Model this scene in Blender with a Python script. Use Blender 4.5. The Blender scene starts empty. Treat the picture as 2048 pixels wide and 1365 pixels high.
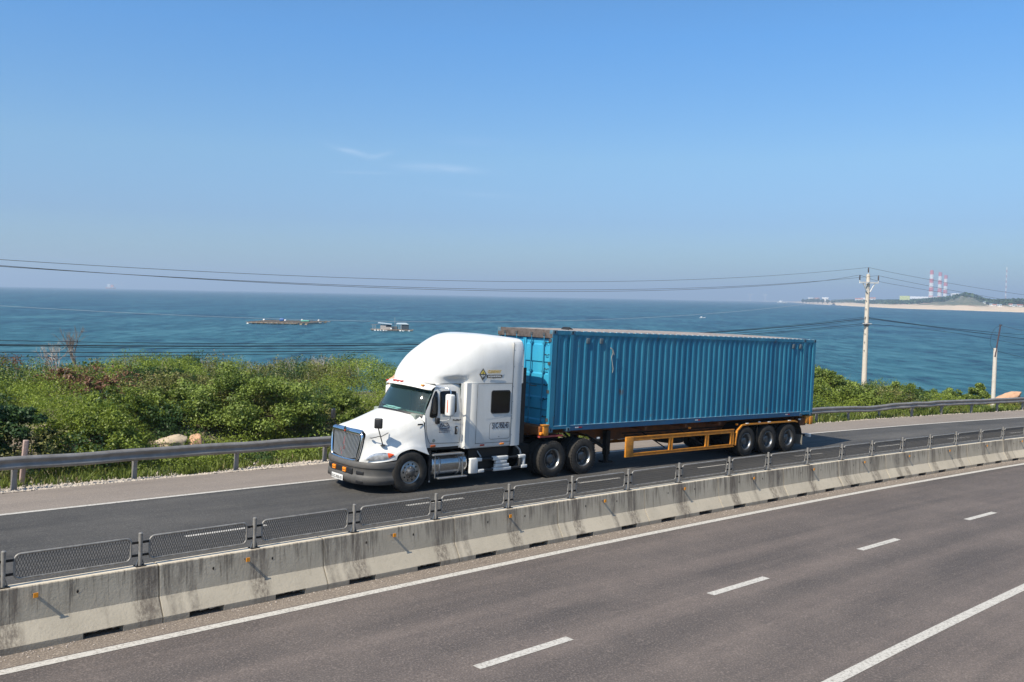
import bpy, bmesh, math, random
import numpy as np
from mathutils import Vector, Matrix, Quaternion
R = math.radians
C = bpy.context.scene.collection
rng = np.random.default_rng(7)
random.seed(7)

# ------------------------------------------------------------------ camera, sky, sun, exposure
CAM_H = 13.0
F_PX, PITCH, ROLL = 1801.07, 0.0504108, 0.0196023
fw = Vector((0, math.cos(PITCH), -math.sin(PITCH))); rt = Vector((1, 0, 0)); up = rt.cross(fw)
RT = math.cos(ROLL) * rt + math.sin(ROLL) * up
UP = -math.sin(ROLL) * rt + math.cos(ROLL) * up
cam = bpy.data.cameras.new('camera'); cam_o = bpy.data.objects.new('camera', cam); C.objects.link(cam_o)
m = Matrix.Identity(4)
for i, v in enumerate((RT, UP, -fw)):
    for j in range(3): m[j][i] = v[j]
m.translation = Vector((0, 0, CAM_H)); cam_o.matrix_world = m
cam.sensor_width = 36.0; cam.lens = 36.0 * F_PX / 2048.0
cam.clip_start = 0.1; cam.clip_end = 90000
bpy.context.scene.camera = cam_o

SUN_EL, SUN_AZ = R(47), R(228.5)          # azimuth counter-clockwise from +X, towards the sun
W = bpy.data.worlds.new('World'); bpy.context.scene.world = W; W.use_nodes = True
nt = W.node_tree; nt.nodes.clear()
def N(t, typ, **kw):
    n = t.nodes.new(typ)
    for k, v in kw.items(): setattr(n, k, v)
    return n
out = N(nt, 'ShaderNodeOutputWorld'); bg = N(nt, 'ShaderNodeBackground'); sky = N(nt, 'ShaderNodeTexSky')
sky.sky_type = 'NISHITA'; sky.sun_disc = False; sky.sun_elevation = SUN_EL
sky.sun_rotation = R(90) - SUN_AZ + 2 * math.pi
sky.air_density = 1.0; sky.dust_density = 0.6; sky.ozone_density = 2.2; sky.altitude = 0
bg.inputs['Strength'].default_value = 0.082
# thin cirrus: bands of cloud at fixed directions of the sky
tc = N(nt, 'ShaderNodeTexCoord')
hsv = N(nt, 'ShaderNodeHueSaturation'); hsv.inputs['Saturation'].default_value = 1.12; hsv.inputs['Hue'].default_value = 0.497
nt.links.new(sky.outputs[0], hsv.inputs['Color'])
rampS = N(nt, 'ShaderNodeSeparateXYZ'); nt.links.new(tc.outputs['Generated'], rampS.inputs[0])
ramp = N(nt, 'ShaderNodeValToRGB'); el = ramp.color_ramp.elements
el[0].position = 0.0; el[0].color = (.50, .68, .82, 1); el[1].position = 1.0; el[1].color = (1.15, 1.18, 1.12, 1)  # upper stops brighten the unseen zenith, added fill for the shaded sleeper side
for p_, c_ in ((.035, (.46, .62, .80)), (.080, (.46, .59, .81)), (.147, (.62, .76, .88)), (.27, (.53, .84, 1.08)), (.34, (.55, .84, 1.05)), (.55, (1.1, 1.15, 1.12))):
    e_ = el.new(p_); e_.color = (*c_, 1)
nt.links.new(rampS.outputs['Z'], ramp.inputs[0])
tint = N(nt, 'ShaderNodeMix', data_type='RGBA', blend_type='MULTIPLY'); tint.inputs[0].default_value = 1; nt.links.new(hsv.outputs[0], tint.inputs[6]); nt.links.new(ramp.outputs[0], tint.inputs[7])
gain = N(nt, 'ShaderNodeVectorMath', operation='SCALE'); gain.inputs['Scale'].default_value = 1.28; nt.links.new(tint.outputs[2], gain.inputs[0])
last = gain.outputs[0]
def vm(op, a, b=None):
    n = N(nt, 'ShaderNodeVectorMath', operation=op)
    if isinstance(a, tuple): n.inputs[0].default_value = a
    else: nt.links.new(a, n.inputs[0])
    if b is not None:
        if isinstance(b, tuple): n.inputs[1].default_value = b
        else: nt.links.new(b, n.inputs[1])
    return n
def ma(t, op, a, b=None, clamp=False):
    n = N(t, 'ShaderNodeMath', operation=op, use_clamp=clamp)
    for i, q in enumerate((a, b)):
        if q is None: continue
        if isinstance(q, (int, float)): n.inputs[i].default_value = q
        else: t.links.new(q, n.inputs[i])
    return n.outputs[0]
cn = N(nt, 'ShaderNodeTexNoise'); cn.inputs['Scale'].default_value = 1.0; cn.inputs['Detail'].default_value = 6; cn.inputs['Roughness'].default_value = 0.6
cmp_ = N(nt, 'ShaderNodeMapping'); cmp_.inputs['Scale'].default_value = (14, 14, 110)
nt.links.new(tc.outputs['Generated'], cmp_.inputs[0]); nt.links.new(cmp_.outputs[0], cn.inputs[0])
acc = None
for (cx, cz, wx, wz, sl, am) in ((-0.176, 0.1505, 0.021, 0.0030, -0.22, .9), (-0.147, 0.1475, 0.013, 0.0024, 0.30, .5), (-0.083, 0.1365, 0.040, 0.0040, -0.035, 1.0),
                                 (-0.165, 0.1290, 0.030, 0.0016, 0.02, .35), (-0.04, 0.110, 0.05, 0.003, -.05, .25), (-0.04, 0.165, 0.04, 0.004, -.05, .22)):
    s = N(nt, 'ShaderNodeSeparateXYZ'); nt.links.new(tc.outputs['Generated'], s.inputs[0])
    dx = ma(nt, 'SUBTRACT', s.outputs['X'], cx)
    dz = ma(nt, 'SUBTRACT', ma(nt, 'SUBTRACT', s.outputs['Z'], cz), ma(nt, 'MULTIPLY', dx, sl))
    e = ma(nt, 'ADD', ma(nt, 'POWER', ma(nt, 'ABSOLUTE', ma(nt, 'DIVIDE', dx, wx)), 2), ma(nt, 'POWER', ma(nt, 'ABSOLUTE', ma(nt, 'DIVIDE', dz, wz)), 2))
    g = ma(nt, 'MULTIPLY', ma(nt, 'EXPONENT', ma(nt, 'MULTIPLY', e, -1.0)), am)
    g = ma(nt, 'MULTIPLY', g, ma(nt, 'GREATER_THAN', s.outputs['Y'], 0))
    acc = g if acc is None else ma(nt, 'ADD', acc, g)
fac = ma(nt, 'MULTIPLY', acc, ma(nt, 'MULTIPLY', ma(nt, 'SUBTRACT', cn.outputs['Fac'], 0.25), 0.95), clamp=True)
mx = N(nt, 'ShaderNodeMix', data_type='RGBA'); nt.links.new(fac, mx.inputs[0]); nt.links.new(last, mx.inputs[6]); mx.inputs[7].default_value = (6.2, 7.4, 9.2, 1)
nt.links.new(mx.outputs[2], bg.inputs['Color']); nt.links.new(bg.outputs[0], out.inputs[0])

S = Vector((math.cos(SUN_EL) * math.cos(SUN_AZ), math.cos(SUN_EL) * math.sin(SUN_AZ), math.sin(SUN_EL)))
sun = bpy.data.lights.new('sun', 'SUN'); sun.energy = 4.4; sun.angle = R(0.53); sun.color = (1.0, 0.915, 0.77)
sun_o = bpy.data.objects.new('sun', sun); C.objects.link(sun_o); sun_o.rotation_euler = S.to_track_quat('Z', 'Y').to_euler(); sun_o.location = (0, 0, 60)
vs = bpy.context.scene.view_settings
bpy.context.scene.display_settings.display_device = 'sRGB'
vs.view_transform = 'Standard'; vs.look = 'None'; vs.exposure = 0.6; vs.gamma = 1.0; vs.use_curve_mapping = False
bpy.context.scene.cycles.volume_bounces = 0
bpy.context.scene.cycles.transparent_max_bounces = 12

# ------------------------------------------------------------------ materials
MATS = {}
def mat(name, col, rough=0.6, metal=0.0, spec=0.5, noise=None, bump=None, coat=0.0, emit=None, vary=0.0):
    """noise = (scale, amount, second colour, detail); bump = (scale, strength)"""
    if name in MATS: return MATS[name]
    M = bpy.data.materials.new(name); M.use_nodes = True; t = M.node_tree; b = t.nodes['Principled BSDF']
    b.inputs['Base Color'].default_value = (*col, 1); b.inputs['Roughness'].default_value = rough; b.inputs['Metallic'].default_value = metal
    b.inputs['Specular IOR Level'].default_value = spec; b.inputs['Coat Weight'].default_value = coat
    tcn = N(t, 'ShaderNodeTexCoord')
    if noise:
        n = N(t, 'ShaderNodeTexNoise'); mp = N(t, 'ShaderNodeMapping'); sc = noise[0]
        mp.inputs['Scale'].default_value = sc if isinstance(sc, tuple) else (sc, sc, sc)
        t.links.new(tcn.outputs['Object'], mp.inputs[0]); t.links.new(mp.outputs[0], n.inputs[0])
        n.inputs['Scale'].default_value = 1; n.inputs['Detail'].default_value = noise[3] if len(noise) > 3 else 5; n.inputs['Roughness'].default_value = 0.62
        cr = N(t, 'ShaderNodeMapRange'); cr.inputs[1].default_value = 0.5 - 0.18; cr.inputs[2].default_value = 0.5 + 0.18
        cr.inputs[3].default_value = 0; cr.inputs[4].default_value = noise[1]
        t.links.new(n.outputs['Fac'], cr.inputs[0])
        mxx = N(t, 'ShaderNodeMix', data_type='RGBA'); t.links.new(cr.outputs[0], mxx.inputs[0])
        mxx.inputs[6].default_value = (*col, 1); mxx.inputs[7].default_value = (*noise[2], 1)
        t.links.new(mxx.outputs[2], b.inputs['Base Color'])
    if bump:
        n = N(t, 'ShaderNodeTexNoise'); n.inputs['Scale'].default_value = bump[0]; n.inputs['Detail'].default_value = 6
        t.links.new(tcn.outputs['Object'], n.inputs[0])
        bp = N(t, 'ShaderNodeBump'); bp.inputs['Strength'].default_value = bump[1]; bp.inputs['Distance'].default_value = 0.02
        t.links.new(n.outputs['Fac'], bp.inputs['Height']); t.links.new(bp.outputs[0], b.inputs['Normal'])
    MATS[name] = M
    return M
white = mat('white_paint', (.74, .735, .71), .32, noise=((2.6, 2.6, .8), .5, (.56, .545, .50), 7), coat=.3)
white2 = mat('white_plastic', (.72, .72, .70), .45, noise=(7, .6, (.48, .46, .43)))
black = mat('black_plastic', (.012, .012, .013), .5)
darkgrey = mat('grey_plastic', (.075, .073, .070), .6, noise=(6, .6, (.115, .108, .10)), spec=.35)
chrome = mat('chrome', (.72, .73, .75), .12, 1.0)
steel = mat('galvanised_steel', (.44, .45, .46), .42, .75, noise=(5, .8, (.30, .30, .30)))
galv = mat('guardrail_zinc', (.26, .25, .24), .5, .25, noise=((3, 3, 3), .9, (.17, .155, .14)))
alu = mat('aluminium', (.46, .46, .45), .34, .9, noise=(12, .7, (.35, .33, .30)))
rimsteel = mat('rim_steel', (.17, .17, .17), .4, .7, noise=(9, .8, (.12, .11, .10)))
rubber = mat('tyre_rubber', (.022, .021, .020), .82, spec=.25, noise=(7, .8, (.055, .05, .044)))
chassis = mat('chassis_black', (.012, .011, .010), .75, spec=.3, noise=(5, .7, (.03, .026, .022)))
orange = mat('orange_paint', (.68, .27, .020), .55, noise=((5, 5, 9), .8, (.32, .12, .025), 8))
dorange = mat('rusty_orange_frame', (.22, .070, .012), .65, noise=(5, .8, (.07, .03, .015)))
amber = mat('amber_lens', (.85, .26, .02), .2)
redl = mat('red_lens', (.45, .03, .02), .25)
glassdark = mat('dark_glass', (.008, .009, .010), .08, spec=.35)
rope = mat('pale_rope', (.40, .38, .33), .9)

def blue_mat():
    M = mat('blue_container_paint', (.018, .19, .34), .47, spec=.4)
    t = M.node_tree; b = t.nodes['Principled BSDF']; tcn = N(t, 'ShaderNodeTexCoord')
    def noi(sc, det, lo, hi):
        n = N(t, 'ShaderNodeTexNoise'); mp = N(t, 'ShaderNodeMapping'); mp.inputs['Scale'].default_value = sc
        t.links.new(tcn.outputs['Object'], mp.inputs[0]); t.links.new(mp.outputs[0], n.inputs[0]); n.inputs['Scale'].default_value = 1; n.inputs['Detail'].default_value = det
        c = N(t, 'ShaderNodeMapRange'); c.inputs[1].default_value = lo; c.inputs[2].default_value = hi; t.links.new(n.outputs['Fac'], c.inputs[0]); return c.outputs[0]
    a = noi((1.3, 1.3, .35), 6, .35, .7); r = noi((3.2, 3.2, 1.6), 8, .655, .75); st = noi((7, 7, .5), 4, .55, .8)
    m1 = N(t, 'ShaderNodeMix', data_type='RGBA'); t.links.new(a, m1.inputs[0]); m1.inputs[6].default_value = (.010, .135, .250, 1); m1.inputs[7].default_value = (.040, .230, .340, 1)
    m2 = N(t, 'ShaderNodeMix', data_type='RGBA'); t.links.new(ma(t, 'MULTIPLY', st, .55), m2.inputs[0]); t.links.new(m1.outputs[2], m2.inputs[6]); m2.inputs[7].default_value = (.03, .09, .13, 1)
    m3 = N(t, 'ShaderNodeMix', data_type='RGBA'); t.links.new(r, m3.inputs[0]); t.links.new(m2.outputs[2], m3.inputs[6]); m3.inputs[7].default_value = (.10, .06, .045, 1)
    t.links.new(m3.outputs[2], b.inputs['Base Color'])
    return M
blue = blue_mat()
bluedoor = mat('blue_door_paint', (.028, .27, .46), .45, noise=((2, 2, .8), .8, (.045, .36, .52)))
rustbrown = mat('rusty_header', (.055, .040, .035), .8, noise=(7, .8, (.15, .125, .115)))
roofgrey = mat('weathered_roof', (.20, .165, .15), .8, noise=((1.5, 4, 3), .8, (.33, .30, .28)))
bluefaded = mat('faded_blue_edge', (.30, .50, .60), .6, noise=(6, .6, (.12, .30, .42)))

# ------------------------------------------------------------------ mesh builder
class MB:
    def __init__(s): s.v = []; s.f = []; s.m = []; s.sm = []; s.mats = []
    def mi(s, M):
        if M not in s.mats: s.mats.append(M)
        return s.mats.index(M)
    def add(s, vs, fs, M, smooth=False):
        b = len(s.v); s.v += [tuple(map(float, q)) for q in vs]; k = s.mi(M)
        for f in fs: s.f.append([b + i for i in f]); s.m.append(k); s.sm.append(smooth)
        return s
    def box(s, x0, x1, y0, y1, z0, z1, M, mtx=None):
        vs = [Vector((x, y, z)) for x in (x0, x1) for y in (y0, y1) for z in (z0, z1)]
        if mtx is not None: vs = [mtx @ q for q in vs]
        return s.add(vs, [(0, 1, 3, 2), (4, 6, 7, 5), (0, 4, 5, 1), (2, 3, 7, 6), (0, 2, 6, 4), (1, 5, 7, 3)], M)
    def rbox(s, x0, x1, y0, y1, z0, z1, r, M, mtx=None, seg=3, smooth=True):
        """box with bevelled edges"""
        bm = bmesh.new(); bmesh.ops.create_cube(bm, size=1)
        for q in bm.verts: q.co = Vector(((x0 + x1) / 2 + q.co.x * (x1 - x0), (y0 + y1) / 2 + q.co.y * (y1 - y0), (z0 + z1) / 2 + q.co.z * (z1 - z0)))
        bmesh.ops.bevel(bm, geom=list(bm.edges), offset=r, segments=seg, profile=.5, affect='EDGES')
        vs = [(mtx @ q.co) if mtx is not None else q.co.copy() for q in bm.verts]; bm.verts.index_update()
        fs = [[q.index for q in f.verts] for f in bm.faces]; bm.free()
        return s.add(vs, fs, M, smooth)
    def tube(s, pts, r, M, n=8, closed=False, caps=True, smooth=True):
        pts = [Vector(p) for p in pts]; rr = r if isinstance(r, (list, tuple)) else [r] * len(pts)
        rings = []; prev = None; k = len(pts)
        for i, p in enumerate(pts):
            if closed: d = pts[(i + 1) % k] - pts[i - 1]
            else: d = pts[min(i + 1, k - 1)] - pts[max(i - 1, 0)]
            d.normalize()
            if prev is None:
                a = Vector((0, 0, 1)) if abs(d.z) < .9 else Vector((1, 0, 0)); u = d.cross(a).normalized()
            else:
                u = (prev - d * prev.dot(d)).normalized()
            prev = u; w = d.cross(u)
            rings.append([p + (u * math.cos(2 * math.pi * j / n) + w * math.sin(2 * math.pi * j / n)) * rr[i] for j in range(n)])
        vs = [q for ring in rings for q in ring]; fs = []
        for i in range(k if closed else k - 1):
            a, b = i * n, ((i + 1) % k) * n
            for j in range(n): fs.append((a + j, a + (j + 1) % n, b + (j + 1) % n, b + j))
        s.add(vs, fs, M, smooth)
        if caps and not closed:
            s.add(rings[0], [list(range(n))[::-1]], M); s.add(rings[-1], [list(range(n))], M)
        return s
    def bar(s, p, q, w, h, M, upv=(0, 0, 1)):
        p, q = Vector(p), Vector(q); d = (q - p).normalized(); u = d.cross(Vector(upv)).normalized() if abs(d.dot(Vector(upv))) < .99 else Vector((1, 0, 0)); w2 = u.cross(d)
        vs = [e + u * a * w / 2 + w2 * b * h / 2 for e in (p, q) for a, b in ((-1, -1), (1, -1), (1, 1), (-1, 1))]
        return s.add(vs, [(3, 2, 1, 0), (4, 5, 6, 7), (0, 1, 5, 4), (1, 2, 6, 5), (2, 3, 7, 6), (3, 0, 4, 7)], M)
    def lathe(s, prof, M, n=32, axis='y', c=(0, 0, 0), smooth=True, mfun=None):
        vs = []; fs = []
        for j in range(n):
            a = 2 * math.pi * j / n
            for (r, h) in prof:
                p = (r * math.cos(a), h, r * math.sin(a)) if axis == 'y' else ((h, r * math.cos(a), r * math.sin(a)) if axis == 'x' else (r * math.cos(a), r * math.sin(a), h))
                vs.append((p[0] + c[0], p[1] + c[1], p[2] + c[2]))
        k = len(prof)
        for j in range(n):
            for i in range(k - 1): fs.append((j * k + i, j * k + i + 1, ((j + 1) % n) * k + i + 1, ((j + 1) % n) * k + i))
        return s.add(vs, fs, M, smooth)
    def grid(s, P, M, smooth=True, closed=False):
        P = np.asarray(P, float); a, b = P.shape[:2]; fs = []
        for i in range(a if closed else a - 1):
            for j in range(b - 1): fs.append((i * b + j, ((i + 1) % a) * b + j, ((i + 1) % a) * b + j + 1, i * b + j + 1))
        return s.add(P.reshape(-1, 3), fs, M, smooth)
    def poly(s, pts, nrm, th, M):
        """flat polygon extruded by th along nrm"""
        pts = [Vector(p) for p in pts]; nv = Vector(nrm).normalized() * th; k = len(pts)
        return s.add(pts + [p + nv for p in pts], [list(range(k))[::-1], [k + i for i in range(k)]] + [(i, (i + 1) % k, k + (i + 1) % k, k + i) for i in range(k)], M)
    def build(s, name, parent=None, mods=None):
        me = bpy.data.meshes.new(name); me.from_pydata(s.v, [], s.f)
        for M in s.mats: me.materials.append(M)
        me.polygons.foreach_set('material_index', s.m); me.polygons.foreach_set('use_smooth', s.sm); me.update()
        bm = bmesh.new(); bm.from_mesh(me); bmesh.ops.recalc_face_normals(bm, faces=bm.faces); bm.to_mesh(me); bm.free()
        o = bpy.data.objects.new(name, me); C.objects.link(o)
        if parent is not None: o.parent = parent
        return o
def crom(P, k):
    """Catmull-Rom refinement of an array along axis 0, k pieces per span"""
    P = np.asarray(P, float); n = len(P); Q = np.concatenate([[2 * P[0] - P[1]], P, [2 * P[-1] - P[-2]]]); o = []
    for i in range(n - 1):
        p0, p1, p2, p3 = Q[i:i + 4]
        for j in range(k):
            t = j / k; o.append(.5 * (2 * p1 + (p2 - p0) * t + (2 * p0 - 5 * p1 + 4 * p2 - p3) * t * t + (3 * p1 - p0 - 3 * p2 + p3) * t ** 3))
    o.append(P[-1]); return np.array(o)
def sgrid(P, ku, kv): return crom(crom(P, ku).swapaxes(0, 1), kv).swapaxes(0, 1)
def tag(o, label=None, cat=None, group=None, kind=None):
    if label: o['label'] = label
    if cat: o['category'] = cat
    if group: o['group'] = group
    if kind: o['kind'] = kind
    return o
def thing(name, mtx, label, cat, group=None):
    o = bpy.data.objects.new(name, None); C.objects.link(o); o.empty_display_size = .3
    o.matrix_world = mtx if isinstance(mtx, Matrix) else Matrix.Translation(Vector(mtx))
    return tag(o, label, cat, group)
def copy_tree(o, parent=None):
    c = o.copy(); C.objects.link(c)
    if parent is not None: c.parent = parent
    for ch in o.children: copy_tree(ch, c)
    return c
def textmesh(mb, txt, size, mtx, M, width=None, shear=0.0, bold=0.0, depth=.002):
    cu = bpy.data.curves.new('txt', 'FONT'); cu.body = txt; cu.size = size; cu.align_x = 'LEFT'; cu.shear = shear; cu.offset = bold; cu.extrude = depth; cu.resolution_u = 3
    to = bpy.data.objects.new('txt', cu); C.objects.link(to); dg = bpy.context.evaluated_depsgraph_get()
    me = bpy.data.meshes.new_from_object(to.evaluated_get(dg)); C.objects.unlink(to); bpy.data.objects.remove(to)
    vs = [q.co.copy() for q in me.vertices]
    if vs:
        x0 = min(q.x for q in vs); x1 = max(q.x for q in vs); k = (width / (x1 - x0)) if width else 1
        for q in vs: q.x = (q.x - x0) * k
        mb.add([mtx @ q for q in vs], [list(p.vertices) for p in me.polygons], M)
    bpy.data.meshes.remove(me)

# ------------------------------------------------------------------ road frame
SC = 1.1079984
YAW0 = 0.7137; U = np.array([math.cos(YAW0), math.sin(YAW0)]); V = np.array([-math.sin(YAW0), math.cos(YAW0)])
RV = [12.99562, 0.466293, 0.883744, -3.553827, -5.031254, -0.318046, -0.385475, 0.428557]
def LAT(s):
    s = np.asarray(s, float) * SC; c = np.clip(s, -22, 72)
    f = lambda q: RV[0] + RV[1] * q / 10 + RV[2] * (q / 50) ** 2 + RV[3] * (q / 50) ** 3
    d = RV[1] / 10 + 2 * RV[2] * c / 2500 + 3 * RV[3] * c ** 2 / 125000
    return (f(c) + d * (s - c)) / SC
def ZR(s):
    s0 = np.asarray(s, float); s = s0 * SC; c = np.clip(s, -22, 66)
    f = lambda q: RV[4] + RV[5] * q / 10 + RV[6] * (q / 50) ** 2 + RV[7] * (q / 50) ** 3
    d = RV[5] / 10 + 2 * RV[6] * c / 2500 + 3 * RV[7] * c ** 2 / 125000
    return (f(c) + d * (s - c)) / SC - .0042 * (np.clip(s0, 12, 30) - 17.6) + CAM_H
def RW(s, o, h=0.0):
    s = np.asarray(s, float); o = np.asarray(o, float); e = 1e-3
    l = LAT(s); sl = (LAT(s + e) - LAT(s - e)) / (2 * e); n = np.sqrt(1 + sl * sl)
    a = s - sl / n * o; b = l + o / n
    return np.stack([a * U[0] + b * V[0], a * U[1] + b * V[1], ZR(s) + h + 0 * o], -1)
def rframe(s, o, h=0.0):
    """matrix at a road point: x along the road, y away from the camera, z up (tilted with the grade)"""
    p = Vector(RW(s, o, h)); q = Vector(RW(s + .5, o, h)) - Vector(RW(s - .5, o, h)); q.normalize()
    y = Vector((0, 0, 1)).cross(q).normalized(); z = q.cross(y)
    M_ = Matrix.Identity(4)
    for i, v in enumerate((q, y, z)):
        for j in range(3): M_[j][i] = v[j]
    M_.translation = p; return M_
FW, SH, FD, ND, NE, BAR = 9.438 / SC, 11.887 / SC, 5.421 / SC, -3.674 / SC, -7.110 / SC, .593 / SC

def strip(name, s0, s1, offs, h, M, ds=1.0, hf=None):
    ss = np.arange(s0, s1 + 1e-6, ds); P = []; uv = []
    for s in ss:
        row = []
        for o in offs: row.append(RW(s, o, h + (hf(s, o) if hf else 0))); uv.append((s, o))
        P.append(row)
    P = np.array(P); mb = MB(); mb.grid(P, M)
    me = bpy.data.meshes.new(name); me.from_pydata(mb.v, [], mb.f); me.materials.append(M)
    for p in me.polygons: p.use_smooth = True
    ul = me.uv_layers.new(name='road'); idx = np.zeros(len(me.loops), int); me.loops.foreach_get('vertex_index', idx)
    ul.data.foreach_set('uv', np.array(uv)[idx].ravel()); me.update()
    o = bpy.data.objects.new(name, me); C.objects.link(o); return tag(o, kind='structure')

def asphalt(name, base, dark, light, grit=.25, tracks=()):
    M = bpy.data.materials.new(name); M.use_nodes = True; t = M.node_tree; b = t.nodes['Principled BSDF']
    uvn = N(t, 'ShaderNodeUVMap'); uvn.uv_map = 'road'; tcn = N(t, 'ShaderNodeTexCoord')
    def noi(src, sc, det, rough=.6):
        n = N(t, 'ShaderNodeTexNoise'); mp = N(t, 'ShaderNodeMapping'); mp.inputs['Scale'].default_value = sc
        t.links.new(src, mp.inputs[0]); t.links.new(mp.outputs[0], n.inputs[0]); n.inputs['Scale'].default_value = 1; n.inputs['Detail'].default_value = det; n.inputs['Roughness'].default_value = rough
        return n.outputs['Fac']
    def rng_(x, lo, hi, a=0, b_=1):
        c = N(t, 'ShaderNodeMapRange'); c.inputs[1].default_value = lo; c.inputs[2].default_value = hi; c.inputs[3].default_value = a; c.inputs[4].default_value = b_; t.links.new(x, c.inputs[0]); return c.outputs[0]
    def mixc(f, a, c):
        q = N(t, 'ShaderNodeMix', data_type='RGBA'); t.links.new(f, q.inputs[0])
        for i, w in ((6, a), (7, c)):
            if isinstance(w, tuple): q.inputs[i].default_value = (*w, 1)
            else: t.links.new(w, q.inputs[i])
        return q.outputs[2]
    streak = rng_(noi(uvn.outputs[0], (.045, 1.5, 1), 5), .35, .68)
    blot = rng_(noi(uvn.outputs[0], (.22, .5, 1), 4), .40, .70)
    fine = rng_(noi(tcn.outputs['Object'], (1.3, 1.3, 1.3), 8, .75), .3, .7)
    gr = rng_(noi(tcn.outputs['Object'], (38, 38, 38), 3, .7), .3, .72)
    col = mixc(streak, base, dark)
    sep = N(t, 'ShaderNodeSeparateXYZ'); t.links.new(uvn.outputs[0], sep.inputs[0])
    for (oc, wd, am) in tracks:
        d = ma(t, 'DIVIDE', ma(t, 'SUBTRACT', sep.outputs['Y'], oc), wd)
        g = ma(t, 'EXPONENT', ma(t, 'MULTIPLY', ma(t, 'MULTIPLY', d, d), -1))
        g = ma(t, 'MULTIPLY', ma(t, 'MULTIPLY', g, am), ma(t, 'ADD', ma(t, 'MULTIPLY', blot, .7), .45), clamp=True)
        col = mixc(g, col, dark)
    col = mixc(ma(t, 'MULTIPLY', blot, .5), col, light)
    col = mixc(ma(t, 'MULTIPLY', fine, .42), col, dark)
    gcol = mixc(ma(t, 'MULTIPLY', rng_(gr, .55, 1.0), grit), mixc(ma(t, 'MULTIPLY', rng_(gr, .5, 0.0), grit * 1.2), col, tuple(x * .55 for x in dark)), tuple(min(1, x * 2.1) for x in light))
    t.links.new(gcol, b.inputs['Base Color']); b.inputs['Roughness'].default_value = .88; b.inputs['Specular IOR Level'].default_value = .3
    bp = N(t, 'ShaderNodeBump'); bp.inputs['Strength'].default_value = .35; bp.inputs['Distance'].default_value = .01
    t.links.new(gr, bp.inputs['Height']); t.links.new(bp.outputs[0], b.inputs['Normal'])
    return M
m_near = asphalt('asphalt_near', (.160, .130, .115), (.066, .059, .057), (.215, .175, .152), .36, ((-1.15, .38, .95), (-2.35, .35, .55), (-4.05, .36, 1.05), (-5.6, .35, .55)))
m_far = asphalt('asphalt_far', (.100, .094, .086), (.036, .036, .037), (.150, .139, .126), .34, ((2.0, .35, .6), (3.7, .35, .6), (5.7, .35, .45), (7.6, .45, .85), (8.35, .18, .5)))
m_sh = asphalt('asphalt_shoulder', (.250, .212, .180), (.185, .158, .138), (.30, .255, .215), .3)
m_med = asphalt('asphalt_median_edge', (.225, .185, .150), (.15, .125, .105), (.29, .245, .20), .5)

S0, S1 = -18, 130
strip('road', S0, S1, list(np.linspace(-11.5, .12, 8)), 0, m_near)
strip('road', S0, S1, list(np.linspace(.118, 1.4, 3)), .001, m_med)
strip('road', S0, S1, list(np.linspace(1.398, FW + .02, 6)), 0, m_far)
strip('shoulder', S0, S1, list(np.linspace(FW + .018, SH, 3)), 0.001, m_sh)
def paint_mat():
    M = mat('road_paint', (.52, .50, .46), .8, spec=.3); t = M.node_tree; b = t.nodes['Principled BSDF']; tcn = N(t, 'ShaderNodeTexCoord')
    n = N(t, 'ShaderNodeTexNoise'); n.inputs['Scale'].default_value = 22; n.inputs['Detail'].default_value = 9; n.inputs['Roughness'].default_value = .8
    t.links.new(tcn.outputs['Object'], n.inputs[0]); c = N(t, 'ShaderNodeMapRange'); c.inputs[1].default_value = .48; c.inputs[2].default_value = .62; c.inputs[4].default_value = .8; t.links.new(n.outputs['Fac'], c.inputs[0])
    q = N(t, 'ShaderNodeMix', data_type='RGBA'); t.links.new(c.outputs[0], q.inputs[0]); q.inputs[6].default_value = (.52, .495, .45, 1); q.inputs[7].default_value = (.17, .15, .13, 1); t.links.new(q.outputs[2], b.inputs['Base Color'])
    return M
paint = paint_mat()
def line(o, w, s0, s1, ds=1.0, h=.005): return strip('road_marking', s0, s1, [o - w / 2, o + w / 2], h, paint, ds)
line(0, .165, S0, S1); line(FW, .13, S0, S1, h=.006); line(NE, .17, S0, S1)
for s in (-4.0, 1.55, 6.93, 12.13, 17.5, 23.03, 28.6, 34.2, 39.8, 45.4): line(ND, .15, s, s + 1.75, 1.75)
for s in (1.2, 6.71, 11.94, 17.71, 23.06, 28.51, 34.02, 39.4, 44.5, 49.8, 55.2, 60.6): line(FD, .12, s, s + 1.7, 1.7)

# ------------------------------------------------------------------ terrain: verge, bank down to the sea, hillside behind the camera
def vnoise(x, y, sc, seed=0):
    x = np.asarray(x, float) / sc; y = np.asarray(y, float) / sc
    return (np.sin(x * 1.7 + seed + 1.3 * np.sin(y * 1.1 + seed)) + np.sin(y * 2.3 - seed * 1.7 + 1.1 * np.sin(x * 1.9)) + .5 * np.sin(x * 4.1 + y * 3.7 + seed * 3)) / 2.5
def terr_h(s, o):
    """height of the land above the road surface level, seaward side"""
    d = o - SH
    if d < 0: return 0
    right = min(1, max(0, (s - 46) / 9))
    base = -.02 - .10 * min(d, 1) - .035 * d * (1 + 1.5 * right)
    base += float(vnoise(s, o, 1.8, 1)) * .07 * min(1, d)
    k = min(1, max(0, (d - 1.6) / 6)); base += k * k * (3 - 2 * k) * ((1.0 if s < 40 else .55) * (1 - right))
    lo = 17 - 9 * right
    if d > lo: base -= ((d - lo) ** 1.35) * (.22 + .25 * right)
    return base
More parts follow.
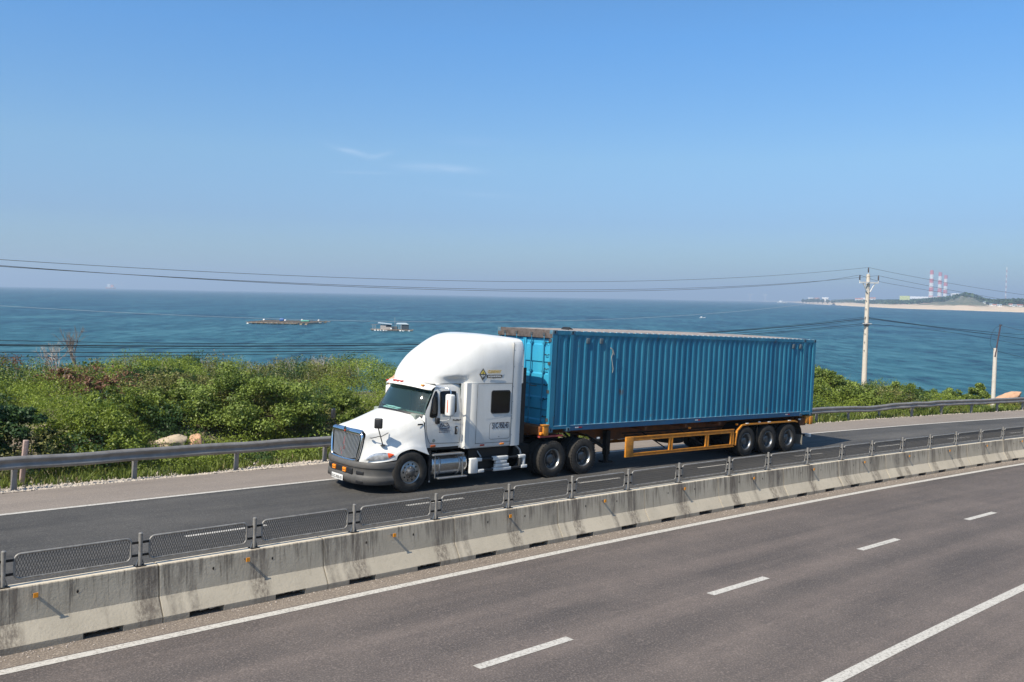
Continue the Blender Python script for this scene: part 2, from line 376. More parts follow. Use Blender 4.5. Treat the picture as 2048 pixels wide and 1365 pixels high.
def ground_mat():
    M = bpy.data.materials.new('ground_soil'); M.use_nodes = True; t = M.node_tree; b = t.nodes['Principled BSDF']; tcn = N(t, 'ShaderNodeTexCoord')
    def noi(sc, det):
        n = N(t, 'ShaderNodeTexNoise'); n.inputs['Scale'].default_value = sc; n.inputs['Detail'].default_value = det; n.inputs['Roughness'].default_value = .7; t.links.new(tcn.outputs['Object'], n.inputs[0]); return n.outputs['Fac']
    def mr(x, lo, hi):
        c = N(t, 'ShaderNodeMapRange'); c.inputs[1].default_value = lo; c.inputs[2].default_value = hi; t.links.new(x, c.inputs[0]); return c.outputs[0]
    q = N(t, 'ShaderNodeMix', data_type='RGBA'); t.links.new(mr(noi(.9, 7), .42, .58), q.inputs[0]); q.inputs[6].default_value = (.30, .225, .16, 1); q.inputs[7].default_value = (.10, .13, .035, 1)
    q2 = N(t, 'ShaderNodeMix', data_type='RGBA'); t.links.new(mr(noi(14, 6), .45, .75), q2.inputs[0]); t.links.new(q.outputs[2], q2.inputs[6]); q2.inputs[7].default_value = (.38, .33, .27, 1)
    t.links.new(q2.outputs[2], b.inputs['Base Color']); b.inputs['Roughness'].default_value = .95
    bp = N(t, 'ShaderNodeBump'); bp.inputs['Strength'].default_value = .7; bp.inputs['Distance'].default_value = .05; t.links.new(noi(22, 6), bp.inputs['Height']); t.links.new(bp.outputs[0], b.inputs['Normal'])
    return M
soil = ground_mat()
offs = [SH - .15, SH, SH + .25, SH + .6] + [SH + 1 + .7 * i for i in range(26)] + [SH + 20 + 2.5 * i for i in range(14)]
strip('ground', S0, S1, offs, 0, soil, .8, hf=lambda s, o: terr_h(s, o) - (.02 if o < SH else 0))
strip('ground', S0, S1, [-60, -40, -28, -20, -16, -13.5, -12.3, -11.5], 0, soil, 3.0, hf=lambda s, o: (0 if o > -11.6 else min(5.5, (-11.6 - o) * .9) - .01) if o < -12.9 else -.02)

# ------------------------------------------------------------------ sea
def sea_mat():
    M = bpy.data.materials.new('sea_water'); M.use_nodes = True; t = M.node_tree; b = t.nodes['Principled BSDF']; tcn = N(t, 'ShaderNodeTexCoord')
    def noi(sc, det, rough=.6, rot=0.0):
        n = N(t, 'ShaderNodeTexNoise'); mp = N(t, 'ShaderNodeMapping'); mp.inputs['Scale'].default_value = sc; mp.inputs['Rotation'].default_value = (0, 0, rot)
        t.links.new(tcn.outputs['Object'], mp.inputs[0]); t.links.new(mp.outputs[0], n.inputs[0]); n.inputs['Scale'].default_value = 1; n.inputs['Detail'].default_value = det; n.inputs['Roughness'].default_value = rough; return n.outputs['Fac']
    def mr(x, lo, hi, a=0, b_=1):
        c = N(t, 'ShaderNodeMapRange'); c.inputs[1].default_value = lo; c.inputs[2].default_value = hi; c.inputs[3].default_value = a; c.inputs[4].default_value = b_; t.links.new(x, c.inputs[0]); return c.outputs[0]
    def mixc(f, a, c):
        q = N(t, 'ShaderNodeMix', data_type='RGBA'); t.links.new(f, q.inputs[0])
        for i, w in ((6, a), (7, c)):
            if isinstance(w, tuple): q.inputs[i].default_value = (*w, 1)
            else: t.links.new(w, q.inputs[i])
        return q.outputs[2]
    wav = noi((.24, .085, 1), 7, .70, .08); big = noi((.004, .010, 1), 4); sm = noi((.45, .9, 1), 4, .7, .1); far = noi((.040, .013, 1), 6, .68, .06)
    wav = ma(t, 'ADD', ma(t, 'MULTIPLY', wav, .60), ma(t, 'MULTIPLY', far, .40))
    # water gets shallower and greener towards the beach
    sep = N(t, 'ShaderNodeSeparateXYZ'); t.links.new(tcn.outputs['Object'], sep.inputs[0])
    near = mr(sep.outputs['Y'], 60, 520, 1, 0)
    deep = mixc(mr(big, .42, .58), (.012, .058, .100), (.021, .084, .124))
    col = mixc(near, deep, (.022, .104, .118))
    col = mixc(mr(wav, .50, .60, 0, 1), col, (.050, .150, .178))
    col = mixc(mr(wav, .50, .41, 0, .95), col, (.003, .028, .050))
    caps = ma(t, 'MULTIPLY', mr(noi((.16, .40, 1), 6, .8, .1), .705, .735), mr(noi((.02, .02, 1), 2), .42, .55))
    col = mixc(caps, col, (.75, .80, .82))
    t.links.new(col, b.inputs['Base Color']); b.inputs['Roughness'].default_value = .42; b.inputs['Specular IOR Level'].default_value = .16
    bp = N(t, 'ShaderNodeBump'); bp.inputs['Strength'].default_value = .75; bp.inputs['Distance'].default_value = .9
    t.links.new(ma(t, 'ADD', wav, ma(t, 'MULTIPLY', sm, .22)), bp.inputs['Height']); t.links.new(bp.outputs[0], b.inputs['Normal'])
    return M
mb = MB(); xs = [-60000, -20000, -6000, -2000, -600, 0, 600, 2000, 6000, 20000, 60000]; ys = [-3000, -500, 20, 120, 400, 1200, 4000, 12000, 30000, 62000]
mb.grid([[(x, y, 0) for y in ys] for x in xs], sea_mat(), smooth=False); tag(mb.build('sea'), kind='structure')


# ------------------------------------------------------------------ truck frame: x to the rear, y away from the camera (0 = centre line), z up, ground 0
yw, gr_ = 0.7081855, -0.0405893 + .0042
tdx = Vector((math.cos(yw) * math.cos(gr_), math.sin(yw) * math.cos(gr_), math.sin(gr_))); tdy = Vector((-math.sin(yw), math.cos(yw), 0)); tdz = tdx.cross(tdy)
O_ = Vector((1.0718993, 25.2136051, -3.8388666 + CAM_H))
T = Matrix.Identity(4)
for i, v in enumerate((tdx, tdy, tdz)):
    for j in range(3): T[j][i] = v[j]
T.translation = O_ + tdy * 1.219 - tdz * (1.2342648 + .05)
def TT(x, y, z): return T @ Matrix.Translation((x, y, z))

def arr(*rows): return np.array(rows, float)
def mirror(P):
    Q = P.copy(); Q[..., 1] *= -1; return Q

# ---- wheels
def wheel(parent, x, y, side, kind):
    """side -1: outer face towards the camera"""
    w = bpy.data.objects.new('wheel', None); C.objects.link(w); w.parent = parent; w.location = (x, y, .52); w.empty_display_size = .1
    hw = .14; rp = []
    prof = [(.285, -hw + .012), (.30, -hw - .004), (.36, -hw - .012), (.44, -hw - .006), (.49, -hw + .006), (.512, -hw + .022), (.519, -hw + .05)]
    for g in (-.07, -.025, .025, .07): prof += [(.521, g - .014), (.509, g - .009), (.509, g + .009), (.521, g + .014)]
    prof += [(.519, hw - .05), (.512, hw - .022), (.49, hw - .006), (.44, hw + .006), (.36, hw + .012), (.30, hw + .004), (.285, hw - .012)]
    if side > 0: prof = [(r, -h) for r, h in prof]
    mb = MB(); mb.lathe(prof, rubber, 40)
    for k in range(40):                                       # shoulder blocks
        a = 2 * math.pi * k / 40
        mt = Matrix.Rotation(a, 4, 'Y')
        for yy in ((-.125, .125) if kind != 'steer' else ()): mb.box(-.012, .012, yy - .018, yy + .018, .500, .5195, rubber, mt)
    mb.build('tyre', w)
    s = side; mb = MB()
    if kind == 'steer':
        M = alu
        prof = [(.292, -.130), (.300, -.138), (.296, -.120), (.278, -.105), (.262, -.098), (.255, -.118), (.235, -.122), (.155, -.118), (.150, -.125), (.112, -.150), (.085, -.185), (.060, -.200), (.0, -.203)]
        q_ = [(r, -s * h) for r, h in prof] if s > 0 else [(r, h) for r, h in prof]; mb.lathe(q_[:9], M, 40); mb.lathe(q_[8:], rimsteel, 40)
        for k in range(10):
            a = 2 * math.pi * k / 10
            mb.lathe([(.0, s * .124), (.024, s * .1245)], black, 12, c=(.205 * math.cos(a), 0, .205 * math.sin(a)))
            mb.tube([(.128 * math.cos(a + .3), s * .12, .128 * math.sin(a + .3)), (.128 * math.cos(a + .3), s * .158, .128 * math.sin(a + .3))], .014, chrome, 6)
    else:
        M = rimsteel if kind == 'drive' else rimsteel
        prof = [(.284, .138), (.296, .140), (.290, .128), (.268, .105), (.256, .05), (.250, -.01), (.240, -.035), (.17, -.028), (.150, -.02), (.140, .02), (.125, .055), (.105, .065), (.0, .07)]
        n0 = 6
        mb.lathe([(r, s * h) for r, h in prof[:n0]], alu, 40)
        mb.lathe([(r, s * h) for r, h in prof[n0 - 1:]], M, 40)
        for k in range(10):
            a = 2 * math.pi * k / 10
            mb.lathe([(.0, s * -.028), (.027, s * -.0275)], black, 12, c=(.208 * math.cos(a), 0, .208 * math.sin(a)))
            mb.tube([(.158 * math.cos(a + .3), s * -.03, .158 * math.sin(a + .3)), (.158 * math.cos(a + .3), s * .015, .158 * math.sin(a + .3))], .013, chassis, 6)
    mb.build('rim', w)
    return w

# =================================================================== tractor unit
tr = thing('semi_truck', T, 'white long-nosed tractor truck with tall sleeper cab pulling the blue container', 'truck')
# hood and front fenders
def half(*p): return [(x, -y, z + .05) for x, y, z in p]
HG = arr(
 half((-5.72, 0, 1.47), (-5.71, .36, 1.465), (-5.67, .72, 1.43), (-5.70, .735, 1.22), (-5.74, .70, .95), (-5.76, .64, .72), (-5.66, .80, .715), (-5.46, 1.02, .735), (-5.22, 1.16, .775), (-5.04, 1.20, .80)),
 half((-5.62, 0, 1.525), (-5.61, .37, 1.52), (-5.55, .745, 1.465), (-5.57, .80, 1.24), (-5.61, .83, 1.00), (-5.63, .86, .84), (-5.50, .96, .82), (-5.32, 1.09, .83), (-5.16, 1.175, .85), (-5.02, 1.205, .87)),
 half((-5.35, 0, 1.63), (-5.33, .38, 1.62), (-5.27, .77, 1.53), (-5.27, .90, 1.32), (-5.30, .98, 1.13), (-5.30, 1.04, 1.02), (-5.24, 1.10, .97), (-5.14, 1.15, .95), (-5.05, 1.19, .94), (-4.97, 1.21, .94)),
 half((-5.05, 0, 1.74), (-5.03, .39, 1.725), (-4.99, .79, 1.62), (-4.97, .94, 1.42), (-4.97, 1.01, 1.25), (-4.96, 1.08, 1.15), (-4.94, 1.13, 1.09), (-4.91, 1.17, 1.05), (-4.88, 1.20, 1.02), (-4.85, 1.215, 1.00)),
 half((-4.80, 0, 1.83), (-4.77, .41, 1.815), (-4.70, .82, 1.72), (-4.66, .975, 1.55), (-4.64, 1.045, 1.36), (-4.63, 1.09, 1.23), (-4.62, 1.14, 1.16), (-4.61, 1.18, 1.11), (-4.60, 1.205, 1.07), (-4.60, 1.22, 1.045)),
 half((-4.62, 0, 1.885), (-4.58, .43, 1.87), (-4.47, .87, 1.79), (-4.41, 1.01, 1.65), (-4.39, 1.07, 1.45), (-4.38, 1.10, 1.27), (-4.37, 1.13, 1.15), (-4.36, 1.17, 1.07), (-4.355, 1.195, 1.01), (-4.35, 1.21, .975)),
 half((-4.47, 0, 1.915), (-4.42, .45, 1.90), (-4.28, .91, 1.835), (-4.20, 1.05, 1.73), (-4.185, 1.10, 1.53), (-4.165, 1.118, 1.31), (-4.14, 1.13, 1.13), (-4.11, 1.15, 1.0), (-4.08, 1.17, .92), (-4.05, 1.185, .86)))
mb = MB()
G1 = sgrid(HG, 6, 5)
full = np.concatenate([mirror(G1)[:, ::-1][:, :-1], G1], 1)
mb.grid(full, white)
lip = []
for q in G1[:, -1]: lip.append([q, q + np.array([0, .05, -.012]), q + np.array([0, .12, .0])])
mb.grid(np.array(lip), white); mb.grid(mirror(np.array(lip)), white)
# rear edge return against the cowl
ed = full[-1]; mb.grid(np.array([[q, q * np.array([1, .985, 1]) + np.array([.03, 0, -.02])] for q in ed]), white)
hood = mb.build('hood', tr); 
mb = MB(); mb.rbox(-4.38, -4.22, -1.095, -1.083, 1.66, 1.70, .005, black); mb.build('side_vent', hood)
# wheel housing behind the arch
mb = MB()
for sg in (-1, 1):
    A_ = []
    for k in range(13):
        a = math.pi * (k / 12)
        A_.append([(-4.62 - .60 * math.cos(a), sg * 1.12, .50 + .56 * math.sin(a)), (-4.62 - .60 * math.cos(a), sg * .55, .50 + .56 * math.sin(a))])
    mb.grid(A_, black)
mb.box(-5.5, -3.9, -.55, .55, .45, 1.3, black)
mb.build('wheel_housing', tr)
# grille
gx = lambda z: -5.80 + (z - .75) * .11
mb = MB()
outl = []
for (y, z) in ((0, 1.455), (.35, 1.45), (.60, 1.43), (.70, 1.36), (.70, 1.15), (.655, .92), (.60, .78), (.50, .735), (.25, .72), (0, .715)): outl.append((gx(z), -y, z + .05))
loop = outl + [(x, -y, z) for x, y, z in outl[-2:0:-1]]
LP = crom(np.array(loop + loop[:1]), 4)[:-1]
mb.tube([Vector(p) + Vector((-.005, 0, 0)) for p in LP], .036, chrome, 8, closed=True)
tp = np.array([[(gx(z) - .02 + dxx, y * k, z + .05 + dz_) for y in np.linspace(-.66, .66, 13)] for z, k, dxx, dz_ in ((1.36, 1, -.012, 0), (1.41, 1.02, -.035, 0), (1.46, 1.02, -.02, 0), (1.475, 1.0, .06, .015))])
mb.grid(tp, chrome)
sur = mb.build('grille_surround', tr)
mb = MB(); mb.box(-5.735, -5.70, -.66, .66, .76, 1.46, black); mb.build('radiator_backing', tr)
mb = MB()
for k in range(19):
    y = -.60 + 1.20 * k / 18; ztop = 1.385; zb = .755 + .05 * abs(y / .6) ** 3
    ys_ = y * .93
    mb.bar((gx(zb) - .002, ys_ * .93, zb + .05), (gx(ztop) - .002, y * 1.03, ztop + .05), .022, .020, mat('grille_bar', (.78, .79, .80), .34, .8), (0, 1, 0))
mb.build('grille_bars', tr)
mb = MB()
mb.poly([(-5.795, y, z + .05) for y, z in ((0, 1.37), (-.065, 1.45), (0, 1.53), (.065, 1.45))], (-1, 0, .1), .02, chrome)
mb.poly([(-5.818, y, z + .05) for y, z in ((0, 1.39), (-.04, 1.44), (.04, 1.44))], (-1, 0, .1), .004, redl)
mb.build('emblem', tr); mb = MB()
for y, z, h in ((.10, 1.10, .20), (.06, .98, .14), (.20, .92, .12), (.14, .84, .10), (.09, 1.22, .10)):
    mb.poly([(gx(z) - .015, y - .022, z), (gx(z) - .015, y + .022, z + .02), (gx(z + h) - .015, y + .012, z + h), (gx(z + h) - .015, y - .018, z + h - .03)], (-1, 0, 0), .003, mat('dull_red', (.15, .02, .018), .6))
mb.build('grille_lettering', tr)
# bumper: swept section around the nose
plan = [(-5.92, 0), (-5.91, .30), (-5.86, .62), (-5.74, .90), (-5.56, 1.08), (-5.36, 1.17), (-5.16, 1.20), (-5.03, 1.205)]
sec = [(.715, .03, .0), (.66, .0, 0), (.60, -.0, 0), (.56, .035, 0), (.42, .045, 0), (.37, .01, 0), (.30, .0, 0), (.22, .03, 0), (.16, .09, 0)]
P = []
for i, (px_, py_) in enumerate(plan):
    row = []
    t_ = i / (len(plan) - 1)
    for (z, ins, _) in sec:
        k = ins * (1 - t_ * .55); nx, ny = (1, 0) if i < 2 else ((.75, -.65) if i < 5 else (.1, -1))
        row.append((px_ + k * nx, -(py_ + k * ny), z + .05 + .05 * t_ * (z > .6) + .04 * t_ * (z < .3)))
    P.append(row)
P = sgrid(np.array(P), 4, 3); fullb = np.concatenate([mirror(P)[::-1][:-1], P], 0)
mb = MB(); mb.grid(fullb, darkgrey)
mb.grid(np.array([[q, q + np.array([.12, 0, -.01])] for q in fullb[:, 0]]), darkgrey)
bump = mb.build('bumper', tr)
mb = MB()
for sg in (-1, 1):
    mt = Matrix.Translation((-5.785, sg * .74, 0)) @ Matrix.Rotation(-sg * .42, 4, 'Z'); mb = MB(); mb.rbox(-.015, .06, -.11, .11, .47, .56, .012, black, mt); mb.build('tow_opening', bump)
    mb = MB(); mb.rbox(-.035, .06, -.10, .10, .27, .335, .012, black, mt); mb.build('tow_opening', bump)
mb = MB(); mb.rbox(-5.895, -5.84, -.52, .52, .455, .60, .02, black); mb.build('lower_grille', bump)
for y in (.30, -.20):
    mb = MB(); mb.rbox(-5.925, -5.88, y - .075, y + .075, .475, .585, .012, amber); mb.box(-5.93, -5.924, y - .07, y + .07, .524, .534, black); mb.build('marker_lamp', tr)
mb = MB(); mb.rbox(-5.935, -5.925, -.28 + .1, .26 + .1, .245, .385, .006, white2)
mt = Matrix.Translation((-5.9365, .34, .275)) @ Matrix(((0, 0, -1, 0), (-1, 0, 0, 0), (0, 1, 0, 0), (0, 0, 0, 1)))
textmesh(mb, '51C-950.43', .10, mt, black, width=.48, bold=.001, depth=.001)
mb.build('number_plate', tr)
# headlamps
lens = mat('lamp_lens', (.20, .21, .22), .12, .3, noise=(11, .9, (.72, .73, .75)), coat=1.0)
for sg in (-1, 1):
    L0 = [(-5.70, .83, .80), (-5.62, .89, .90), (-5.50, .985, .965), (-5.36, 1.075, .985), (-5.22, 1.145, .975), (-5.11, 1.185, .945)]
    B0 = [(-5.66, .85, .785), (-5.56, .94, .79), (-5.44, 1.03, .80), (-5.32, 1.11, .82), (-5.20, 1.165, .86), (-5.10, 1.192, .93)]
    a, b_ = crom(np.array(L0), 4), crom(np.array(B0), 4); rows = []
    for t_ in np.linspace(0, 1, 6):
        q = a * (1 - t_) + b_ * t_; q = q + np.array([-.026, .020, .0]) * math.sin(math.pi * (.15 + .7 * t_)); rows.append(q)
    G2 = np.array(rows); G2[..., 1] *= sg; G2[..., 2] += .05
    mb = MB(); n_ = G2.shape[1]; k = int(n_ * .80)
    mb.grid(G2[:, :k], lens); mb.grid(G2[:, k - 1:], mat('tail_red_amber', (.75, .10, .03), .25))
    o = mb.build('headlight', tr)
# windscreen, cowl, cab shell
base = crom(arr((-4.17, -1.04, 1.86), (-4.36, -.72, 1.90), (-4.47, -.36, 1.925), (-4.50, 0, 1.93)), 4)
topc = crom(arr((-3.82, -.95, 2.535), (-4.00, -.66, 2.585), (-4.10, -.33, 2.61), (-4.13, 0, 2.615)), 4)
base = np.concatenate([base, mirror(base)[::-1][1:]]); topc = np.concatenate([topc, mirror(topc)[::-1][1:]])
base[:, 2] += .05; topc[:, 2] += .05
WS = np.array([base * (1 - t_) + topc * t_ + np.array([-.03, 0, 0]) * math.sin(math.pi * t_) for t_ in np.linspace(0, 1, 6)])
gm = bpy.data.materials.new('windscreen_glass'); gm.use_nodes = True; t = gm.node_tree; t.nodes.clear()
go = N(t, 'ShaderNodeOutputMaterial'); gt = N(t, 'ShaderNodeBsdfTransparent'); gt.inputs[0].default_value = (.60, .82, .80, 1); gg = N(t, 'ShaderNodeBsdfGlossy'); gg.inputs['Roughness'].default_value = .03
gd = N(t, 'ShaderNodeBsdfDiffuse'); gd.inputs[0].default_value = (.10, .20, .22, 1)
fr = N(t, 'ShaderNodeFresnel'); fr.inputs[0].default_value = 1.5; g1 = N(t, 'ShaderNodeMixShader'); g2 = N(t, 'ShaderNodeMixShader'); g1.inputs[0].default_value = .13
t.links.new(gt.outputs[0], g1.inputs[1]); t.links.new(gd.outputs[0], g1.inputs[2]); t.links.new(fr.outputs[0], g2.inputs[0]); t.links.new(g1.outputs[0], g2.inputs[1]); t.links.new(gg.outputs[0], g2.inputs[2]); t.links.new(g2.outputs[0], go.inputs[0])
mb = MB(); mb.grid(WS, gm); wsc = mb.build('windscreen', tr)
mb = MB()   # black frit band, cowl and wipers
mb.grid(np.array([WS[0] + np.array([-.012, 0, .012]), WS[0] * np.array([1, 1.0, 1]) + np.array([-.055, 0, -.03]), WS[0] + np.array([-.05, 0, -.09])]), black)
mb.grid(np.array([WS[-1] + np.array([.0, 0, .02]), WS[-1] * .92 + WS[-2] * .08 + np.array([-.012, 0, -.045])]), black)
for k in (0, -1):
    mb.grid(np.array([[q, q * np.array([1, .965, 1]) + np.array([-.012, 0, 0])] for q in WS[:, k]]), black)
mb.build('windscreen_seal', wsc)
mb = MB()
for (a, b_) in (((-4.40, -.60, 1.985), (-4.47, .05, 2.02)), ((-4.48, .10, 2.01), (-4.36, .72, 2.05))):
    mb.tube([Vector(a) + Vector((-.02, 0, .01)), Vector(b_) + Vector((-.03, 0, .0))], .008, black, 5)
mb.build('wiper', wsc)
# cab walls
def cabside(sg):
    rows = []
    for (z, xf, hy) in ((1.02, -4.08, 1.06), (1.15, -4.10, 1.075), (1.45, -4.14, 1.10), (1.86, -4.17, 1.085), (2.10, -4.055, 1.06), (2.35, -3.92, 1.02), (2.56, -3.80, .97), (2.63, -3.74, .93)):
        rows.append([(xf + (-2.93 - xf) * u_, sg * (hy + .012 * math.sin(math.pi * u_)), z + .05) for u_ in np.linspace(0, 1, 7)])
    return crom(np.array(rows), 3)
mb = MB()
for sg in (-1, 1): mb.grid(cabside(sg), white)
# roof of the cab
rows = []
for x in np.linspace(-4.12, -2.85, 9):
    lim = min(.95, .0 + .95 * math.sqrt(max(0, (x + 4.14) / .36))) if x < -3.78 else .95
    rows.append([(x, y * lim, 2.63 + .05 + .06 * (1 - (y) ** 2)) for y in np.linspace(-1, 1, 13)])
mb.grid(rows, white)
for sg in (-1, 1): mb.grid(np.array([[(x, sg * .96, 2.665), (x, sg * .90, 2.70)] for x in np.linspace(-3.78, -2.85, 4)]), white)
for sg in (-1, 1):      # corner between bonnet, windscreen and door
    mb.grid(np.array([[(-4.34, sg * .80, 1.945), (-4.36, sg * .84, 1.90)], [(-4.25, sg * .95, 1.925), (-4.27, sg * .99, 1.84)], [(-4.18, sg * 1.045, 1.915), (-4.21, sg * 1.075, 1.77)], [(-4.15, sg * 1.088, 1.90), (-4.165, sg * 1.105, 1.72)]]), white)
cab = mb.build('cab', tr)
# visor with five marker lamps
vis = np.array([topc + np.array([0.02, 0, .06]), topc + np.array([-.10, 0, .055]), topc + np.array([-.20, 0, -.0]), topc + np.array([-.235, 0, -.045]), topc + np.array([-.20, 0, -.055])])
ext0 = vis[:, :1] + np.array([[.12, -.05, -.015]]); ext1 = vis[:, -1:] + np.array([[.12, .05, -.015]])
vis = np.concatenate([ext0, vis, ext1], 1)
mb = MB(); mb.grid(crom(vis, 3), white); vo = mb.build('sun_visor', tr)
for y, M_ in ((-.78, amber), (-.20, redl), (0, redl), (.20, redl), (.80, redl)):
    i = int(np.argmin(abs(topc[:, 1] - y))); q = topc[i]
    mb = MB(); mb.rbox(q[0] - .21, q[0] - .13, q[1] - .045, q[1] + .045, q[2] + .015, q[2] + .055, .012, M_); mb.build('marker_lamp', vo)
# doors
seam = mat('panel_gap', (.05, .05, .05), .8)
def door(sg):
    yb = lambda z: 1.0
    pts = {}
    S_ = cabside(sg)
    def Y(x, z):                       # side surface
        zz = z + .05; col = S_[:, 3]; return float(np.interp(zz, col[:, 2], abs(col[:, 1])))
    mb = MB()
    def ribbon(path, w, M, off=.004):
        for (x0, z0), (x1, z1) in zip(path[:-1], path[1:]):
            n = max(1, int(math.hypot(x1 - x0, z1 - z0) / .12))
            for k in range(n):
                a = (x0 + (x1 - x0) * k / n, z0 + (z1 - z0) * k / n); b_ = (x0 + (x1 - x0) * (k + 1) / n, z0 + (z1 - z0) * (k + 1) / n)
                d = Vector((b_[0] - a[0], b_[1] - a[1])).normalized() * w / 2
                mb.add([(a[0] - d.y, sg * (Y(*a) + off + .012), a[1] + d.x + .05), (a[0] + d.y, sg * (Y(*a) + off + .012), a[1] - d.x + .05), (b_[0] + d.y, sg * (Y(*b_) + off + .012), b_[1] - d.x + .05), (b_[0] - d.y, sg * (Y(*b_) + off + .012), b_[1] + d.x + .05)], [(0, 1, 2, 3)], M)
    ribbon([(-4.155, 1.80), (-4.13, 1.45), (-4.08, 1.27), (-3.99, 1.135), (-3.05, 1.105), (-3.04, 1.6), (-3.03, 2.50)], .012, seam)
    ribbon([(-4.12, 1.60), (-3.5, 1.66), (-3.04, 1.665)], .014, white2, .008)
    d_ = mb.build('door', tr)
    # windows
    def pane(poly_, name, inset=.0):
        P0 = crom(np.array(poly_ + poly_[:1]), 5)[:-1]; mb2 = MB()
        cx_, cz_ = P0.mean(0); rings = []
        for k in (1.0, .93, .5, .001):
            off = .016 if k < 1 else .010
            rings.append([(cx_ + (x - cx_) * k, sg * (Y(cx_ + (x - cx_) * k, cz_ + (z - cz_) * k) + off + .004), cz_ + (z - cz_) * k + .05) for x, z in P0])
        rr_ = np.array(rings).swapaxes(0, 1); mb2.grid(rr_, glassdark, True, closed=True); return mb2.build(name, d_)
    pane([(-3.955, 2.26), (-4.035, 1.90), (-4.02, 1.805), (-3.90, 1.79), (-3.80, 1.84), (-3.765, 2.15), (-3.77, 2.42), (-3.84, 2.45)], 'window')
    pane([(-3.70, 2.36), (-3.705, 1.93), (-3.66, 1.88), (-3.45, 1.885), (-3.24, 1.90), (-3.185, 1.97), (-3.17, 2.38), (-3.22, 2.45), (-3.64, 2.45)], 'window')
    mb = MB(); mb.rbox(-3.22, -3.13, sg * 1.095 - .03, sg * 1.095 + .03, 1.38, 1.60, .02, black); mb.tube([(-3.175, sg * 1.135, 1.42), (-3.175, sg * 1.15, 1.50), (-3.175, sg * 1.135, 1.57)], .014, chrome, 6); mb.build('door_handle', d_)
    # arched depot logo with two lines of lettering
    mb = MB(); navy = mat('navy_decal', (.03, .04, .09), .6); yy = lambda z: sg * (Y(-3.57, z - .05) + .018)
    c0 = Vector((-3.57, 0, 1.56))
    for k in range(14):
        a0, a1 = math.pi * k / 14, math.pi * (k + 1) / 14
        for r0, r1 in ((.145, .165),) + (((.11, .135),) if k % 2 else ()):
            mb.add([(c0.x + r * math.cos(a) * -1, yy(c0.z + r * math.sin(a)), c0.z + r * math.sin(a)) for r, a in ((r0, a0), (r1, a0), (r1, a1), (r0, a1))], [(0, 1, 2, 3)], navy)
    for (a, b_) in (((-.09, .02), (-.03, .09)), ((-.03, .09), (.0, .05)), ((.0, .05), (.10, .05)), ((-.15, -.005), (.15, .0))):
        d = Vector((b_[0] - a[0], b_[1] - a[1])).normalized() * .008
        mb.add([(c0.x + p[0] + s_ * d.y * -1, yy(c0.z), c0.z + p[1] + s_ * d.x) for p, s_ in ((a, 1), (b_, 1), (b_, -1), (a, -1))], [(0, 1, 2, 3)], navy)
    for j, z in enumerate((1.525, 1.49, 1.45)):
        x = -.165
        while x < .16:
            w = random.uniform(.02, .05); mb.add([(c0.x + x, yy(z), z), (c0.x + x + w, yy(z), z), (c0.x + x + w, yy(z), z + .018), (c0.x + x, yy(z), z + .018)], [(0, 1, 2, 3)], navy); x += w + .012
    mb.build('door_logo', d_)
    if sg < 0:
        mb = MB(); mt = Matrix.Translation((-3.30, -1.118, 1.735)) @ Matrix(((1, 0, 0, 0), (0, 0, -1, 0), (0, 1, 0, 0), (0, 0, 0, 1)))
        textmesh(mb, 'ProStar+', .065, mt, black, width=.27, bold=.003); mb.build('model_lettering', d_)
    mb = MB(); mb.lathe([(0, sg * 1.10), (.045, sg * 1.098)], mat('grey_badge', (.20, .23, .22), .5), 14, c=(-3.87, 0, 1.25)); mb.build('badge', d_)
    return d_
doorL = door(-1); doorR = door(1)
# skirt below the doors with lamps
# sleeper
SP = [(-3.04, 1.06), (-2.96, 1.085), (-2.88, 1.14), (-2.81, 1.195), (-2.72, 1.228), (-2.60, 1.238), (-2.2, 1.242), (-1.8, 1.242), (-1.44, 1.240)]
rows = []
for (z, k) in ((.97, .985), (1.02, 1.0), (1.4, 1.003), (2.0, 1.002), (2.655, 1.0)):
    rows.append([(x, -y * k, z + .05) for x, y in SP])
rows = np.array(rows); rf = crom(rows.swapaxes(0, 1), 4).swapaxes(0, 1)
mb = MB(); mb.grid(rf, white); mb.grid(mirror(rf), white)
mb.box(-2.95, -1.20, -1.20, 1.20, 1.0, 2.72, white)
def seg(path, w, M, y=-1.247):
    for (x0, z0), (x1, z1) in zip(path[:-1], path[1:]):
        d = Vector((x1 - x0, z1 - z0)).normalized() * w / 2
        mb.add([(x0 - d.y, y, z0 + d.x + .05), (x0 + d.y, y, z0 - d.x + .05), (x1 + d.y, y, z1 - d.x + .05), (x1 - d.y, y, z1 + d.x + .05)], [(0, 1, 2, 3)], M)
seg([(-2.63, 1.06), (-2.63, 2.64)], .010, seam); seg([(-2.63, 1.075), (-1.44, 1.075)], .010, seam)
seg([(-2.35, 1.70), (-1.42, 1.80)], .016, white2, -1.2485)
slp = mb.build('sleeper', tr)
mb = MB(); ring = []
def rrect(x0, x1, z0, z1, r, n=5):
    o_ = []
    for cx_, cz_, a0 in ((x1 - r, z1 - r, 0), (x0 + r, z1 - r, 90), (x0 + r, z0 + r, 180), (x1 - r, z0 + r, 270)):
        for k in range(n + 1): a = R(a0 + 90 * k / n); o_.append((cx_ + r * math.cos(a), cz_ + r * math.sin(a)))
    return o_
mb.poly([(x, -1.247, z + .05) for x, z in rrect(-2.16, -1.50, 1.85, 2.47, .07)], (0, -1, 0), .012, black)
mb.poly([(x, -1.2595, z + .05) for x, z in rrect(-2.13, -1.53, 1.88, 2.44, .055)], (0, -1, 0), .003, glassdark)
mb.build('window', slp)
mb = MB(); h0 = rrect(-2.17, -1.465, 1.165, 1.60, .06)
for (a, b_) in zip(h0, h0[1:] + h0[:1]):
    if math.hypot(a[0] - b_[0], a[1] - b_[1]) > 1e-4: seg([a, b_], .009, seam, -1.2478)
